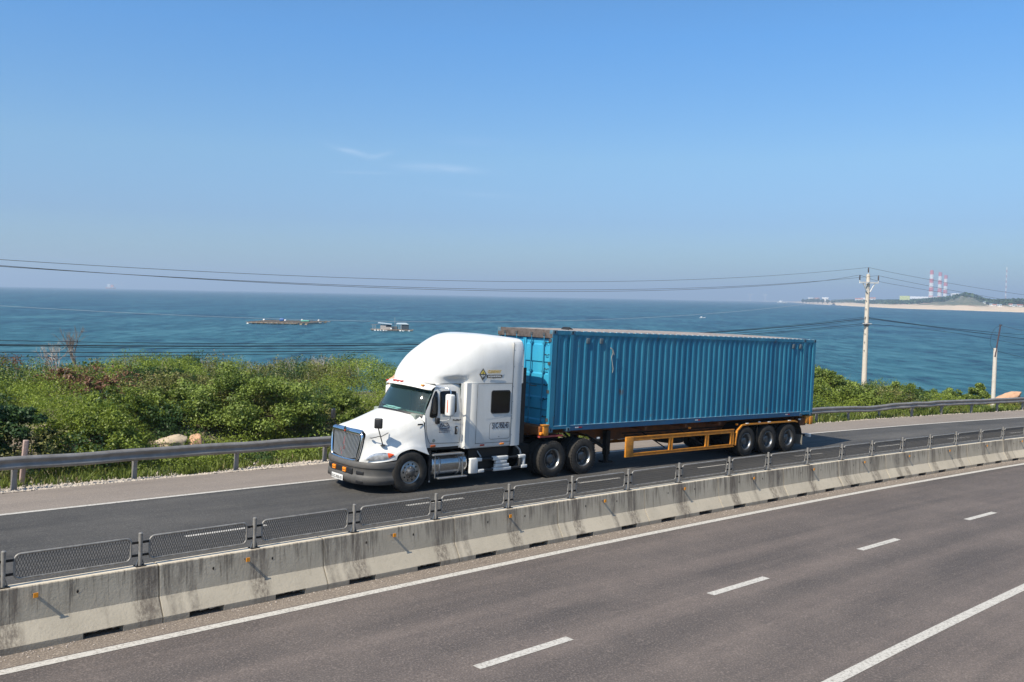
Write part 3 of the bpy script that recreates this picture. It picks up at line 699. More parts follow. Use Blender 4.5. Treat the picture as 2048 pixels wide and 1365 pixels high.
mt = Matrix.Translation((-2.085, -1.250, 1.50)) @ Matrix(((1, 0, 0, 0), (0, 0, -1, 0), (0, 1, 0, 0), (0, 0, 0, 1)))
navy2 = mat('navy_lettering', (.012, .014, .035), .5)
textmesh(mb, '51C-950.43', .225, mt, navy2, width=.565, bold=.003)
mb.lathe([(0, -1.252), (.012, -1.251)], black, 8, c=(-1.84, 0, 1.27))
mb.build('luggage_hatch', slp)
for x, M_ in ((-2.40, redl), (-1.72, amber)):
    mb = MB(); mb.rbox(x - .07, x + .07, -1.262, -1.24, 1.055, 1.095, .008, M_); mb.build('side_lamp', slp)
mb = MB(); mb.rbox(-3.96, -3.80, -1.108, -1.075, 1.08, 1.14, .015, mat('dark_amber', (.40, .09, .02), .3)); mb.build('side_lamp', cab)
# rear side fairings and rubber strips
for sg in (-1, 1):
    mb = MB(); Pz = []
    for z in (1.0, 1.03, 1.8, 2.67, 3.2, 3.75, 3.83):
        k = .0 if z < 3.8 else .06
        Pz.append([(-1.43, sg * (1.243 - k), z), (-1.30, sg * (1.243 - k), z), (-1.12, sg * (1.235 - k), z), (-1.07, sg * (1.21 - k), z), (-1.05, sg * (1.17 - k), z), (-1.05, sg * 1.10, z)])
    mb.grid(np.array(Pz), white)
    mb.box(-1.434, -1.424, sg * 1.2445 - .002, sg * 1.2445 + .002, 1.05, 3.80, seam)
    for z in (1.3, 1.75, 2.2, 2.62, 3.15, 3.6):
        for x in (-1.40, -1.10): mb.box(x - .008, x + .008, sg * 1.2445 - .002, sg * 1.2445 + .002, z - .008, z + .008, seam)
    mb.build('side_fairing', slp)
    mb = MB(); mb.box(-1.055, -.90, sg * 1.17 - .02, sg * 1.17 + .02, 1.05, 3.12, black); mb.build('rubber_strip', slp)
# roof fairing
xs_ = [-4.13, -4.10, -4.03, -3.90, -3.66, -3.36, -3.0, -2.68, -2.2, -1.6, -1.05]
tz = [2.76, 2.86, 3.01, 3.21, 3.45, 3.64, 3.82, 3.92, 3.955, 3.92, 3.87]
wh = [.18, .40, .60, .76, .92, 1.04, 1.13, 1.19, 1.228, 1.238, 1.232]
ex = [2.0, 2.0, 2.05, 2.1, 2.2, 2.35, 2.7, 3.1, 4.0, 5.5, 8.0]
xf = crom(np.array(list(zip(xs_, tz, wh, ex))), 5)
rows = []
for x, t_, w_, e_ in xf:
    r_ = []; zb = 2.70
    for k in range(73):
        th = math.pi * k / 72; c_, s_ = math.cos(th), math.sin(th)
        yy_, zz_ = w_ * math.copysign(abs(c_) ** (2 / e_), c_), zb + (t_ + .05 - zb) * abs(s_) ** (2 / e_)
        rec = .15 * math.exp(-((x + 3.18) / .30) ** 2) * math.exp(-((zz_ - 2.76) / .10) ** 4)      # scooped recess above the door
        rdg = .012 * math.exp(-((zz_ - (3.02 + .10 * (x + 2.0))) / .035) ** 2) * min(1, max(0, (x + 3.4) / .5))    # pressed ridge
        r_.append((x, yy_ - math.copysign(rec - rdg, yy_), zz_))
    rows.append(r_)
mb = MB(); mb.grid(rows, white); mb.add(rows[-1], [list(range(73))], white); mb.add(rows[0], [list(range(73))], white)
for sg in (-1, 1):      # lower edge turned under to meet the cab roof
    mb.grid(np.array([[r_[0 if sg > 0 else -1], np.array(r_[0 if sg > 0 else -1]) * np.array([1, .93, 1]) + np.array([0, 0, -.03])] for r_ in rows]), white)
rfr = mb.build('roof_fairing', tr)
mb = MB()
mb.add([(-2.62, -1.2475, 2.697), (-1.43, -1.2475, 2.697), (-1.43, -1.2475, 2.709), (-2.62, -1.2475, 2.709)], [(0, 1, 2, 3)], seam)
mb.build('panel_seam', rfr)
# emblem and lettering on the roof fairing
mb = MB(); gold = mat('gold_lettering', (.60, .42, .14), .45); decalY = -1.262
def ydec(x): return -(float(np.interp(x, xf[:, 0], xf[:, 2])) + .010)
yd = ydec(-2.3)
mb.poly([(x, ydec(x), z) for x, z in ((-2.46, 3.11), (-2.575, 2.945), (-2.46, 2.775), (-2.345, 2.945))], (0, -1, 0), .002, mat('decal_grey', (.10, .10, .09), .5))
mb.poly([(x, ydec(x) - .003, z) for x, z in ((-2.46, 3.06), (-2.535, 2.96), (-2.385, 2.96))], (0, -1, 0), .001, mat('decal_yellow', (.72, .55, .10), .5))
mb.poly([(x, ydec(x) - .003, z) for x, z in ((-2.52, 2.93), (-2.46, 2.84), (-2.40, 2.93))], (0, -1, 0), .001, white2)
mb.poly([(x, ydec(x) - .005, z) for x, z in ((-2.468, 3.01), (-2.452, 3.01), (-2.452, 2.84), (-2.468, 2.84))], (0, -1, 0), .001, black)
mtx_ = lambda x, z: Matrix.Translation((x, ydec(x - .0) - .012, z)) @ Matrix(((1, 0, 0, 0), (-.012, 0, -1, 0), (0, 1, 0, 0), (0, 0, 0, 1)))
textmesh(mb, 'CLEARWAY', .105, mtx_(-2.315, 2.985), gold, width=.47, bold=.006, shear=.2)
mb.poly([(x, ydec(x) - .012, z + .01) for x, z in rrect(-2.33, -1.83, 2.845, 2.925, .02)], (0, -1, 0), .002, black)
textmesh(mb, 'INTERNATIONAL', .062, Matrix.Translation((-2.31, ydec(-2.0) - .018, 2.872)) @ Matrix(((1, 0, 0, 0), (0, 0, -1, 0), (0, 1, 0, 0), (0, 0, 0, 1))), white2, width=.46, bold=.003)
mb.build('emblem', rfr)
# interior
dash = mat('dashboard', (.22, .25, .22), .8); curt = mat('curtain', (.06, .10, .10), .9)
mb = MB(); mb.rbox(-4.40, -3.95, -.98, .98, 1.55, 1.93, .04, dash); mb.build('dashboard', cab)
mb = MB(); mb.box(-3.02, -2.98, -1.03, 1.03, 1.1, 2.66, curt); mb.box(-4.3, -3.0, -1.02, 1.02, 1.0, 1.2, black); mb.build('rear_curtain', cab)
for y in (-.55, .55):
    mb = MB(); mb.rbox(-3.75, -3.28, y - .24, y + .24, 1.50, 1.68, .05, black); mb.rbox(-3.38, -3.24, y - .24, y + .24, 1.62, 2.35, .05, black); mb.build('seat', cab)
mb = MB(); cs = [(-3.93 + .07 * math.sin(a), -.55 + .20 * math.cos(a), 1.93 + .19 * math.sin(a)) for a in np.linspace(0, 2 * math.pi, 24, endpoint=False)]; mb.tube(cs, .014, black, 6, closed=True); mb.build('steering_wheel', cab)
pap = mat('paper', (.70, .82, .80), .7)
for (x, y, a, w, h) in ((-4.22, .52, .12, .36, .15), (-4.25, .12, -.12, .36, .13)):
    mb = MB(); mb.box(-h / 2, h / 2, -w / 2, w / 2, 0, .006, pap, Matrix.Translation((x, y, 1.965)) @ Matrix.Rotation(a, 4, 'Z') @ Matrix.Rotation(-.35, 4, 'Y')); mb.build('paper_sheet', cab)
mb = MB(); mb.box(-4.03, -4.02, .66, .78, 2.43, 2.56, pap); mb.build('windscreen_sticker', wsc)
# mirrors
def bigmirror(sg):
    mb = MB(); y = sg * 1.40; mb.rbox(-3.72, -3.54, y - .115, y + .115, 1.90, 2.46, .05, white, seg=4); mo = mb.build('mirror', tr)
    mb = MB(); mb.box(-3.537, -3.533, y - .09, y + .09, 1.96, 2.40, chrome); mb.build('mirror_glass', mo)
    mb = MB(); mb.rbox(-3.728, -3.70, y - .016 - .02, y + .016 - .02, 2.00, 2.32, .006, mat('red_reflector', (.62, .12, .05), .35)); mb.build('reflector', mo)
    mb = MB(); mb.tube([(-3.62, y, 2.45), (-3.62, y, 2.54), (-3.66, sg * 1.32, 2.60), (-3.80, sg * .98, 2.63)], .016, chrome, 6); mb.build('mirror_arm', mo); mb = MB(); mb.tube([(-3.60, y, 1.92), (-3.61, y, 1.82), (-3.65, sg * 1.34, 1.79), (-3.78, sg * 1.10, 1.76)], .010, steel, 6)
    mb.rbox(-3.86, -3.74, sg * 1.12 - .05, sg * 1.12 + .05, 1.68, 1.84, .03, black); mb.build('mirror_arm', mo)
bigmirror(-1); bigmirror(1)
def hoodmirror(sg):
    k = sg
    b0, b1, b2 = Vector((-5.33, k * 1.01, 1.20)), Vector((-5.58, k * .86, 1.37)), Vector((-5.13, k * .92, 1.49)); hd = Vector((-5.54, k * 1.10, 1.64))
    mb = MB(); mb.tube([b0, b0.lerp(hd, .6), hd], .014, black, 6); mb.tube([b1, b0.lerp(hd, .55)], .011, black, 6); mb.tube([b2, b0.lerp(hd, .5)], .009, black, 6)
    mb.lathe([(0, .015), (.06, .012), (.07, 0)], black, 12, 'z', tuple(b0)); mb.lathe([(0, .015), (.035, .01), (.04, 0)], black, 10, 'z', tuple(b1))
    mo = mb.build('hood_mirror', tr)
    mb = MB(); mt = Matrix.Translation(hd + Vector((0, 0, .12))) @ Matrix.Rotation(-k * .75, 4, 'Z'); mb.rbox(-.045, .045, -.10, .10, -.125, .125, .03, black, mt, seg=3); h_ = mb.build('mirror_head', mo)
hoodmirror(-1); hoodmirror(1)
# fuel tank, steps, chassis
mb = MB(); mb.lathe([(0, -3.965), (.12, -3.96), (.24, -3.94), (.295, -3.90), (.305, -3.86), (.305, -2.86), (.295, -2.82), (.24, -2.78), (.12, -2.76), (0, -2.755)], mat('polished_tank', (.50, .51, .52), .22, .95, noise=((2, 2, 2), .6, (.32, .31, .30))), 36, 'x', (0, -.88, .60)); tk = mb.build('fuel_tank', tr)
mb = MB()
for x in (-3.70, -3.06): mb = MB(); mb.lathe([(.306, x - .03), (.312, x - .03), (.312, x + .03), (.306, x + .03)], steel, 36, 'x', (0, -.88, .60)); mb.build('tank_strap', tk)
mb = MB(); mb.rbox(-3.95, -2.95, -1.215, -1.02, .87, .91, .012, steel); mb.rbox(-3.78, -2.85, -1.245, -1.06, .27, .31, .012, steel)
for x in (-3.86, -2.98): mb.bar((x, -1.2, .30), (x, -1.18, .88), .02, .02, steel)
mb.build('tank_step', tk)
mb = MB(); mb.lathe([(0, -3.90), (.24, -3.87), (.30, -3.82), (.30, -2.9), (.24, -2.85), (0, -2.83)], chrome, 24, 'x', (0, .88, .60)); mb.build('fuel_tank', tr)
mb = MB(); mb.box(-2.70, -1.30, -1.05, -.55, .38, .95, black); mb.build('battery_box', tr); mb = MB(); mb.box(-2.70, -1.3, .55, 1.1, .38, .95, black); mb.build('battery_box', tr)
mb = MB()
for z, x0, x1 in ((.685, -2.74, -.84), (.395, -2.70, -.80)): mb.tube([(x0, -1.20, z), (x1, -1.20, z)], .035, black, 8)
sp = mb.build('side_step', tr)
mb = MB()
mb.rbox(-2.76, -2.50, -1.25, -1.14, .33, .74, .03, white2); mb.rbox(-2.52, -2.36, -1.24, -1.15, .64, .73, .02, white2); mb.rbox(-2.5, -2.28, -1.25, -1.14, .34, .43, .02, white2)
for i, (x0, x1, z0, z1) in enumerate(((-1.98, -1.46, .63, .74), (-1.88, -1.50, .535, .625), (-1.90, -1.42, .44, .53), (-1.96, -1.34, .345, .435))): mb.rbox(x0, x1, -1.25, -1.14, z0, z1, .02, white2)
mb.rbox(-1.08, -.83, -1.25, -1.14, .64, .73, .02, white2); mb.rbox(-.92, -.83, -1.24, -1.15, .36, .70, .02, white2); mb.rbox(-1.06, -.98, -1.24, -1.15, .42, .70, .02, rimsteel); mb.rbox(-.98, -.76, -1.25, -1.14, .36, .45, .02, white2)
mb.build('step_tread', sp)
mb = MB(); mb.tube([(-1.12, -1.12, .98), (-1.0, -1.16, .86), (-.97, -1.18, .74)], .028, steel, 8); mb.build('step_bracket', sp); mb = MB(); mb.tube([(-2.42, -1.0, .95), (-2.32, -1.12, .74)], .022, steel, 6); mb.build('step_bracket', sp)
mb = MB()
for y in (-.43, .43): mb.box(-5.4, 1.9, y - .04, y + .04, .70, .96, chassis)
for x in (-4.62, .2, 1.45): mb.tube([(x, -.95, .52), (x, .95, .52)], .07, chassis, 8)
mb.rbox(-5.2, -3.2, -.5, .5, .5, 1.0, .05, chassis); mb.rbox(-1.0, -.4, -.9, .9, .55, .95, .03, chassis)
mb.rbox(.35, 1.15, -.45, .45, .96, 1.05, .03, chassis); mb.box(-4.05, -3.98, -1.17, -.8, .25, 1.0, black); mb.box(-4.05, -3.98, .8, 1.17, .25, 1.0, black)
mb.tube([(-3.975, -1.12, .20), (-3.975, -1.12, .45)], .02, white2, 6)
for x in (.2, 1.45):
    for y in (-.62, .62): mb.rbox(x - .35, x + .35, y - .10, y + .10, .55, .75, .04, chassis)
mb.box(1.95, 1.98, -1.15, -.6, .25, .85, black); mb.box(1.95, 1.98, .6, 1.15, .25, .85, black)
mb.build('chassis', tr)
mb = MB(); mb.lathe([(0, .2), (.05, .2), (.05, 2.0), (0, 2.0)], steel, 12, 'z', (-1.12, .95, .8)); mb.build('exhaust_stack', tr)
for x, kind in ((-4.62, 'steer'),): wheel(tr, x, -1.075, -1, kind); wheel(tr, x, 1.075, 1, kind)
def duals(par, x):
    for sg in (-1, 1): wheel(par, x, sg * 1.085, sg, 'drive'); wheel(par, x, sg * .755, sg, 'drive')
duals(tr, .2); duals(tr, 1.45)

# =================================================================== trailer
tl = thing('semi_trailer', TT(0, 0, 0), 'orange skeletal semi-trailer with three axles under the blue container', 'trailer')
mb = MB(); CB = 1.284
for y in (-.48, .48):
    mb.box(-.2, 1.9, y - .07, y + .07, 1.14, CB - .008, dorange)
    mb.poly([(1.9, y - .07, CB - .008), (1.9, y - .07, 1.14), (2.6, y - .07, .90), (3.2, y - .07, .82), (13.6, y - .07, .82), (13.6, y - .07, CB - .008)], (0, 1, 0), .14, dorange)
for x in np.arange(2.4, 13.6, 1.05): mb.box(x - .05, x + .05, -.41, .41, .95, 1.15, dorange)
for x in (4.2, 6.2, 8.0): mb.box(x - .06, x + .06, -1.18, -.55, 1.16, 1.26, dorange); mb.box(x - .06, x + .06, .55, 1.18, 1.16, 1.26, dorange)
for x in (9.52, 10.85, 12.15):
    mb.tube([(x, -.95, .52), (x, .95, .52)], .075, chassis, 8)
    for y in (-.55, .55): mb.rbox(x - .45, x + .45, y - .05, y + .05, .60, .74, .03, chassis)
mb.build('frame', tl)
mb = MB(); mb.rbox(-.30, .02, -1.19, 1.19, 1.22, 1.46, .02, dorange); mb.rbox(-.20, .0, -1.235, -1.10, 1.20, 1.49, .015, orange); mb.rbox(-.23, .02, -1.245, -1.09, 1.485, 1.51, .008, orange); mb.box(-.3, .6, -1.2, -1.08, 1.15, 1.20, mat('red_beam', (.35, .06, .05), .6)); mb.build('front_bolster', tl)
mb = MB(); mb.rbox(-.33, -.23, -1.26, -1.18, 1.22, 1.31, .03, amber); mb.build('side_lamp', tl)
mb = MB(); mb.rbox(13.35, 13.76, -1.2, 1.2, 1.0, CB - .006, .02, orange); mb.rbox(13.58, 13.78, -1.23, -1.10, .95, 1.262, .015, orange); mb.box(13.0, 13.4, -1.15, -.9, .92, 1.2, dorange); mb.build('rear_bolster', tl)
for x, z in ((6.4, 1.13), (9.0, 1.14), (10.35, 1.16), (12.95, 1.16), (2.1, 1.02)):
    mb = MB(); mb.rbox(x - .05, x + .05, -1.19, -1.13, z - .03, z + .03, .012, amber if x < 10 and x > 3 else white2); mb.build('side_lamp', tl)
for sg in (-1, 1):
    mb = MB(); y = sg * .72; mb.box(2.85, 3.02, y - .08, y + .08, .42, 1.15, chassis); mb.box(2.88, 2.99, y - .06, y + .06, .22, .5, chassis); mb.box(2.78, 3.1, y - .14, y + .14, .17, .22, chassis)
    mb.bar((2.93, y, .60), (2.1, y * .7, 1.1), .05, .05, chassis); mb.bar((2.93, y, .55), (2.25, y, .90), .04, .04, chassis); mb.build('landing_leg', tl)
for sg in (-1, 1):
    y = sg * 1.20; mb = MB()
    mb.rbox(3.27, 3.62, y - .03, y + .03, .36, .99, .012, orange)
    for z0, z1, zz in ((.955, .985, 0), (.86, .885, 0), (.45, .475, 0), (.375, .40, 0)): mb.box(3.6, 8.80, y - .028, y + .028, z0 - .0, z1, orange)
    mb.box(3.6, 8.8, y - .005, y + .005, .885, .955, orange); mb.box(3.6, 8.8, y - .005, y + .005, .40, .45, orange)
    for x in (5.42, 7.30, 8.70): mb.box(x - .09, x - .045, y - .027, y + .027, .47, .86, orange); mb.box(x + .045, x + .09, y - .027, y + .027, .47, .86, orange); mb.box(x - .045, x + .045, y - .006, y + .006, .47, .86, orange)
    for x in (5.2, 7.1): mb.bar((x, y * .97, .55), (x - .5, sg * .6, 1.0), .035, .035, chassis)
    mb.build('side_guard', tl)
for sg in (-1, 1):
    mb = MB(); y = sg * 1.20; path = [(8.90, .42), (8.92, .62), (8.99, .92), (9.24, 1.10), (9.5, 1.12), (12.55, 1.12), (12.72, 1.08)]
    for (a, b_) in zip(path[:-1], path[1:]): mb.bar((a[0], y, a[1]), (b_[0], y, b_[1]), .05, .075, orange, (0, 1, 0))
    mb.grid([[(a[0], y, a[1] + .02), (a[0], sg * .58, a[1] + .02)] for a in path], chassis)
    pb = [(12.70, 1.10), (12.95, .98), (13.10, .78), (13.16, .55)]
    mb.grid([[(a[0], y - sg * .03, a[1]), (a[0], sg * .58, a[1])] for a in pb], rubber); mb.box(13.14, 13.17, min(y, sg * .58), max(y, sg * .58), .20, .57, mat('mud_flap', (.16, .15, .13), .8))
    for x in (9.55, 10.9, 12.2): mb.rbox(x - .08, x + .08, y - .032, y + .032, 1.10, 1.165, .006, white2)
    mb.build('mudguard', tl)
for k, (y0, col_) in enumerate(((-.18, 'hose_red'), (.0, 'hose_blue'), (.18, 'hose_black'))):
    mb = MB(); mb.tube(crom(arr((-1.02, y0, 1.9), (-.85, y0 * 1.5, 1.45), (-.62, y0 * 2, 1.30), (-.40, y0 * 1.6, 1.45), (-.31, y0, 1.38)), 6), .016, mat(col_, ((.30, .02, .02), (.02, .06, .25), (.015, .015, .015))[k], .5), 6); mb.build('air_hose', tl)
mb = MB()
for k in range(9): x = 3.9 + k * .55; mb.tube([(x, -.56, .93), (x + .30, -.56, .90 - .03 * (k % 2)), (x + .55, -.56, .93)], .014, chassis, 5)
mb.tube([(3.8, -.56, 1.0), (9.0, -.56, .98)], .018, chassis, 5); mb.build('brake_line', tl)
mb = MB(); mb.bar((10.15, -1.22, 1.08), (10.17, -1.22, .48), .01, .01, rubber); mb.build('hanging_strap', tl)
mb = MB(); mb.lathe([(.20, -.13), (.42, -.14), (.50, -.11), (.51, 0), (.50, .11), (.42, .14), (.20, .13)], rubber, 30, 'z', (6.9, .1, .62)); mb.lathe([(0, .05), (.2, .05), (.26, .12)], rimsteel, 20, 'z', (6.9, .1, .62)); mb.build('spare_wheel', tl)
mb = MB(); mb.tube([(4.15, .55, .62), (4.15, 1.05, .62)], .17, rimsteel, 16); mb.build('air_tank', tl)
for x in (9.52, 10.85, 12.15): duals(tl, x)
mb = MB(); mb.box(13.2, 13.9, -.9, .9, .45, .53, chassis); mb.rbox(13.82, 13.92, -1.1, -.85, .44, .56, .01, white2); mb.build('rear_bumper', tl)

# =================================================================== container
ct = thing('shipping_container', TT(0, 0, CB), 'long blue corrugated steel container with a rusty front header and grey roof', 'shipping container')
L, HW, H = 13.716, 1.219, 2.896
def corr(name, y, sg):
    mb = MB(); prof = []; x = .22; x1 = L - .18; pitch = .2785; dep = .038; yo = y - sg * .012
    while x < x1 - .05:
        for dx_, d in ((0, 0), (.072, 0), (.139, dep), (.211, dep)): prof.append((min(x + dx_, x1), yo - sg * d))
        x += pitch
    prof.append((x1, yo)); z0, z1 = .165, H - .13
    rows = [[(px_, py_, z0) for px_, py_ in prof], [(px_, py_, z0 + .03) for px_, py_ in prof], [(px_, py_, z1 - .13) for px_, py_ in prof], [(px_, yo - sg * .002 + (py_ - yo) * .02 - sg * .0, z1) for px_, py_ in prof]]
    mb.grid(rows, blue, smooth=False); return mb.build(name, ct)
corr('side_panel', -HW, -1); corr('side_panel', HW, 1)
for sg in (-1, 1):
    mb = MB(); y = sg * HW
    a, b_ = sorted((y, y - sg * .055))
    mb.box(.17, L - .17, a, b_, H - .125, H - .02, blue)
    mb.box(.17, .70, a, b_, .085, .165, blue); mb.box(.82, L - .82, a, b_, .02, .165, mat('blue_lower_rail', (.012, .10, .22), .5, noise=(3, .5, (.03, .06, .10)))); mb.box(L - .70, L - .17, a, b_, .06, .165, blue)
    mb.box(.2, L - .2, min(y + sg * .003, y - sg * .04), max(y + sg * .003, y - sg * .04), .1655, .178, bluefaded); mb.build('rail', ct)
for x0, x1, k in ((0, .19, 0), (.70, .82, .004), (L - .82, L - .70, .004), (L - .16, L, 0)):
    for sg in (-1, 1):
        y = sg * (HW + k); a, b_ = sorted((y, y - sg * .09)); mb = MB(); mb.box(x0, x1, a, b_, .12, H - .118, blue); mb.build('post', ct)
hole = mat('casting_hole', (.006, .006, .008), .9)
for x in (0, .70, L - .86, L - .16):
    for sg in (-1, 1):
        for z in (0, H - .118):
            y = sg * (HW + .006); a, b_ = sorted((y, y - sg * .15)); mb = MB(); mb.rbox(x - (.005 if x == 0 else 0), x + .165, a, b_, z, z + .119, .008, mat('corner_casting', (.05, .20, .30), .6, noise=(8, .8, (.12, .10, .09))))
            mb.poly([(x + .08 + .028 * math.cos(q), sg * (HW + .0065), z + .06 + .042 * math.sin(q)) for q in np.linspace(0, 2 * math.pi, 12, endpoint=False)], (0, sg, 0), .001, hole); mb.build('corner_casting', ct)
# roof with cross corrugations and a slight bulge
rows = []
for x in np.arange(.17, L - .16, .035):
    c_ = math.sin((x) * 2 * math.pi / .28); bul = .085 * math.sin(math.pi * min(1, max(0, x / L))) ** .6
    rows.append([(x, y, H - .018 + (.011 * max(-1, min(1, 2 * c_)) if abs(y) < 1.19 else 0) + bul * (1 - (y / 1.21) ** 2) ** .8) for y in (-1.205, -1.19, -1.0, -.7, -.35, 0, .35, .7, 1.0, 1.19, 1.205)])
mb = MB(); mb.grid(rows, roofgrey); mb.box(.0, .95, -1.2, 1.2, H - .012, H - .004, bluefaded)
x = .95
while x < L - .2: mb.box(x, x + .15, -1.2185, -1.165, H - .022, H - .001, bluefaded); x += .28
roof = mb.build('roof', ct)
mb = MB(); mb.poly([(1.0, -.75, H + .0), (1.45, -.60, H + .0), (1.35, -.5, H + .09)], (0, 1, 0), .3, chassis); mb.build('loose_tarpaulin', roof)
# end frame and doors (front)
mb = MB(); mb.rbox(-.004, .12, -1.21, 1.21, H - .24, H + .002, .012, rustbrown); mb.build('header', ct)
mb = MB(); mb.box(.0, .12, -1.2, 1.2, .0, .16, mat('blue_lower_rail', (.01, .1, .2))); mb.build('sill', ct)
for sg in (-1, 1):
    mb = MB(); prof = []; z = .20
    y0, y1 = (.01, 1.10) if sg > 0 else (-1.10, -.01)
    zz = [.17, .30, .34, .60, .64, .95, .99, 1.30, 1.34, 1.62, 1.66, 1.95, 1.99, 2.45, 2.49, H - .25]; dd = [0, 0, 1, 1, 0, 0, 1, 1, 0, 0, 1, 1, 0, 0, 1, 1]
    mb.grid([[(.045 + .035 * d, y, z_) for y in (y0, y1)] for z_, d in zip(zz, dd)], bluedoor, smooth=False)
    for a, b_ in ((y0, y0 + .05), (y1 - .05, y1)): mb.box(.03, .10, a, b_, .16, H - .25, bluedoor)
    dr = mb.build('door', ct)
    for yy in (.33, .86):
        mb = MB(); y = sg * yy; mb.tube([(.005, y, .10), (.005, y, H - .12)], .017, blue, 8)
        for z_ in (.2, .9, 1.7, 2.5): mb.box(-.015, .05, y - .045, y + .045, z_ - .03, z_ + .03, blue)
        mb.box(-.02, .03, y - .05, y + .05, H - .16, H - .09, rimsteel); mb.box(-.02, .03, y - .05, y + .05, .06, .12, rimsteel)
        mb.build('lock_rod', dr)
    for z_ in (.45, .95, 1.35, 1.80, 2.20, 2.55):
        mb = MB(); mb.tube([(.03, sg * .93, z_), (-.02, sg * .94, z_ - .02), (-.02, sg * 1.06, z_ - .02), (.03, sg * 1.07, z_)], .012, chassis, 5); mb.build('hinge', dr)
    for z_ in (.35, 1.15, 1.95, 2.6):
        mb = MB(); mb.box(-.012, .04, sg * 1.13 - .05, sg * 1.13 + .06, z_ - .045, z_ + .045, rimsteel); mb.build('hinge', dr)
    mb = MB(); mb.tube([(-.005, sg * .33, 1.30), (-.03, sg * .45, 1.27), (-.03, sg * .66, 1.28)], .016, rimsteel, 6); mb.build('door_handle', dr)
mb = MB(); mb.grid([[(L - .05, y, .1), (L - .05, y, H - .1)] for y in (-1.15, 0, 1.15)], blue, smooth=False); mb.box(L - .12, L, -1.2, 1.2, H - .12, H, blue); mb.box(L - .12, L, -1.2, 1.2, .0, .14, blue); mb.build('end_wall', ct)
mb = MB(); mb.box(.2, L - .2, -1.15, 1.15, .10, .14, chassis); mb.build('floor', ct)
# small side marks
for x in (1.05, 6.6, 11.9):
    mb = MB(); mb.box(x, x + .14, -HW - .0035, -HW - .001, .085, .115, white2); mb.box(x + .15, x + .28, -HW - .0035, -HW - .001, .085, .115, redl); mb.build('reflective_tape', ct)
for x in (1.36, 1.92, 12.15, 12.62):
    mb = MB(); mb.rbox(x, x + .13, -HW - .012, -HW + .04, H - .36, H - .20, .01, mat('vent_grey', (.10, .13, .15), .6)); mb.build('vent', ct)
mb = MB(); rp = [(2.35, 2.42), (2.42, 2.38), (2.47, 2.28), (2.40, 2.15), (2.46, 2.0), (2.50, 1.80), (2.49, 1.68)]
mb.tube([(x, -HW - .02 - .012 * (i % 2), z) for i, (x, z) in enumerate(rp)], .008, rope, 5); mb.tube([(2.36, -HW - .02, 2.43), (2.47, -HW - .03, 2.36), (2.52, -HW - .025, 2.22)], .010, rope, 5)
tag(mb.build('rope'), 'frayed pale rope hanging on the near side of the blue container', 'rope'); bpy.data.objects['rope'].matrix_world = TT(0, 0, CB)

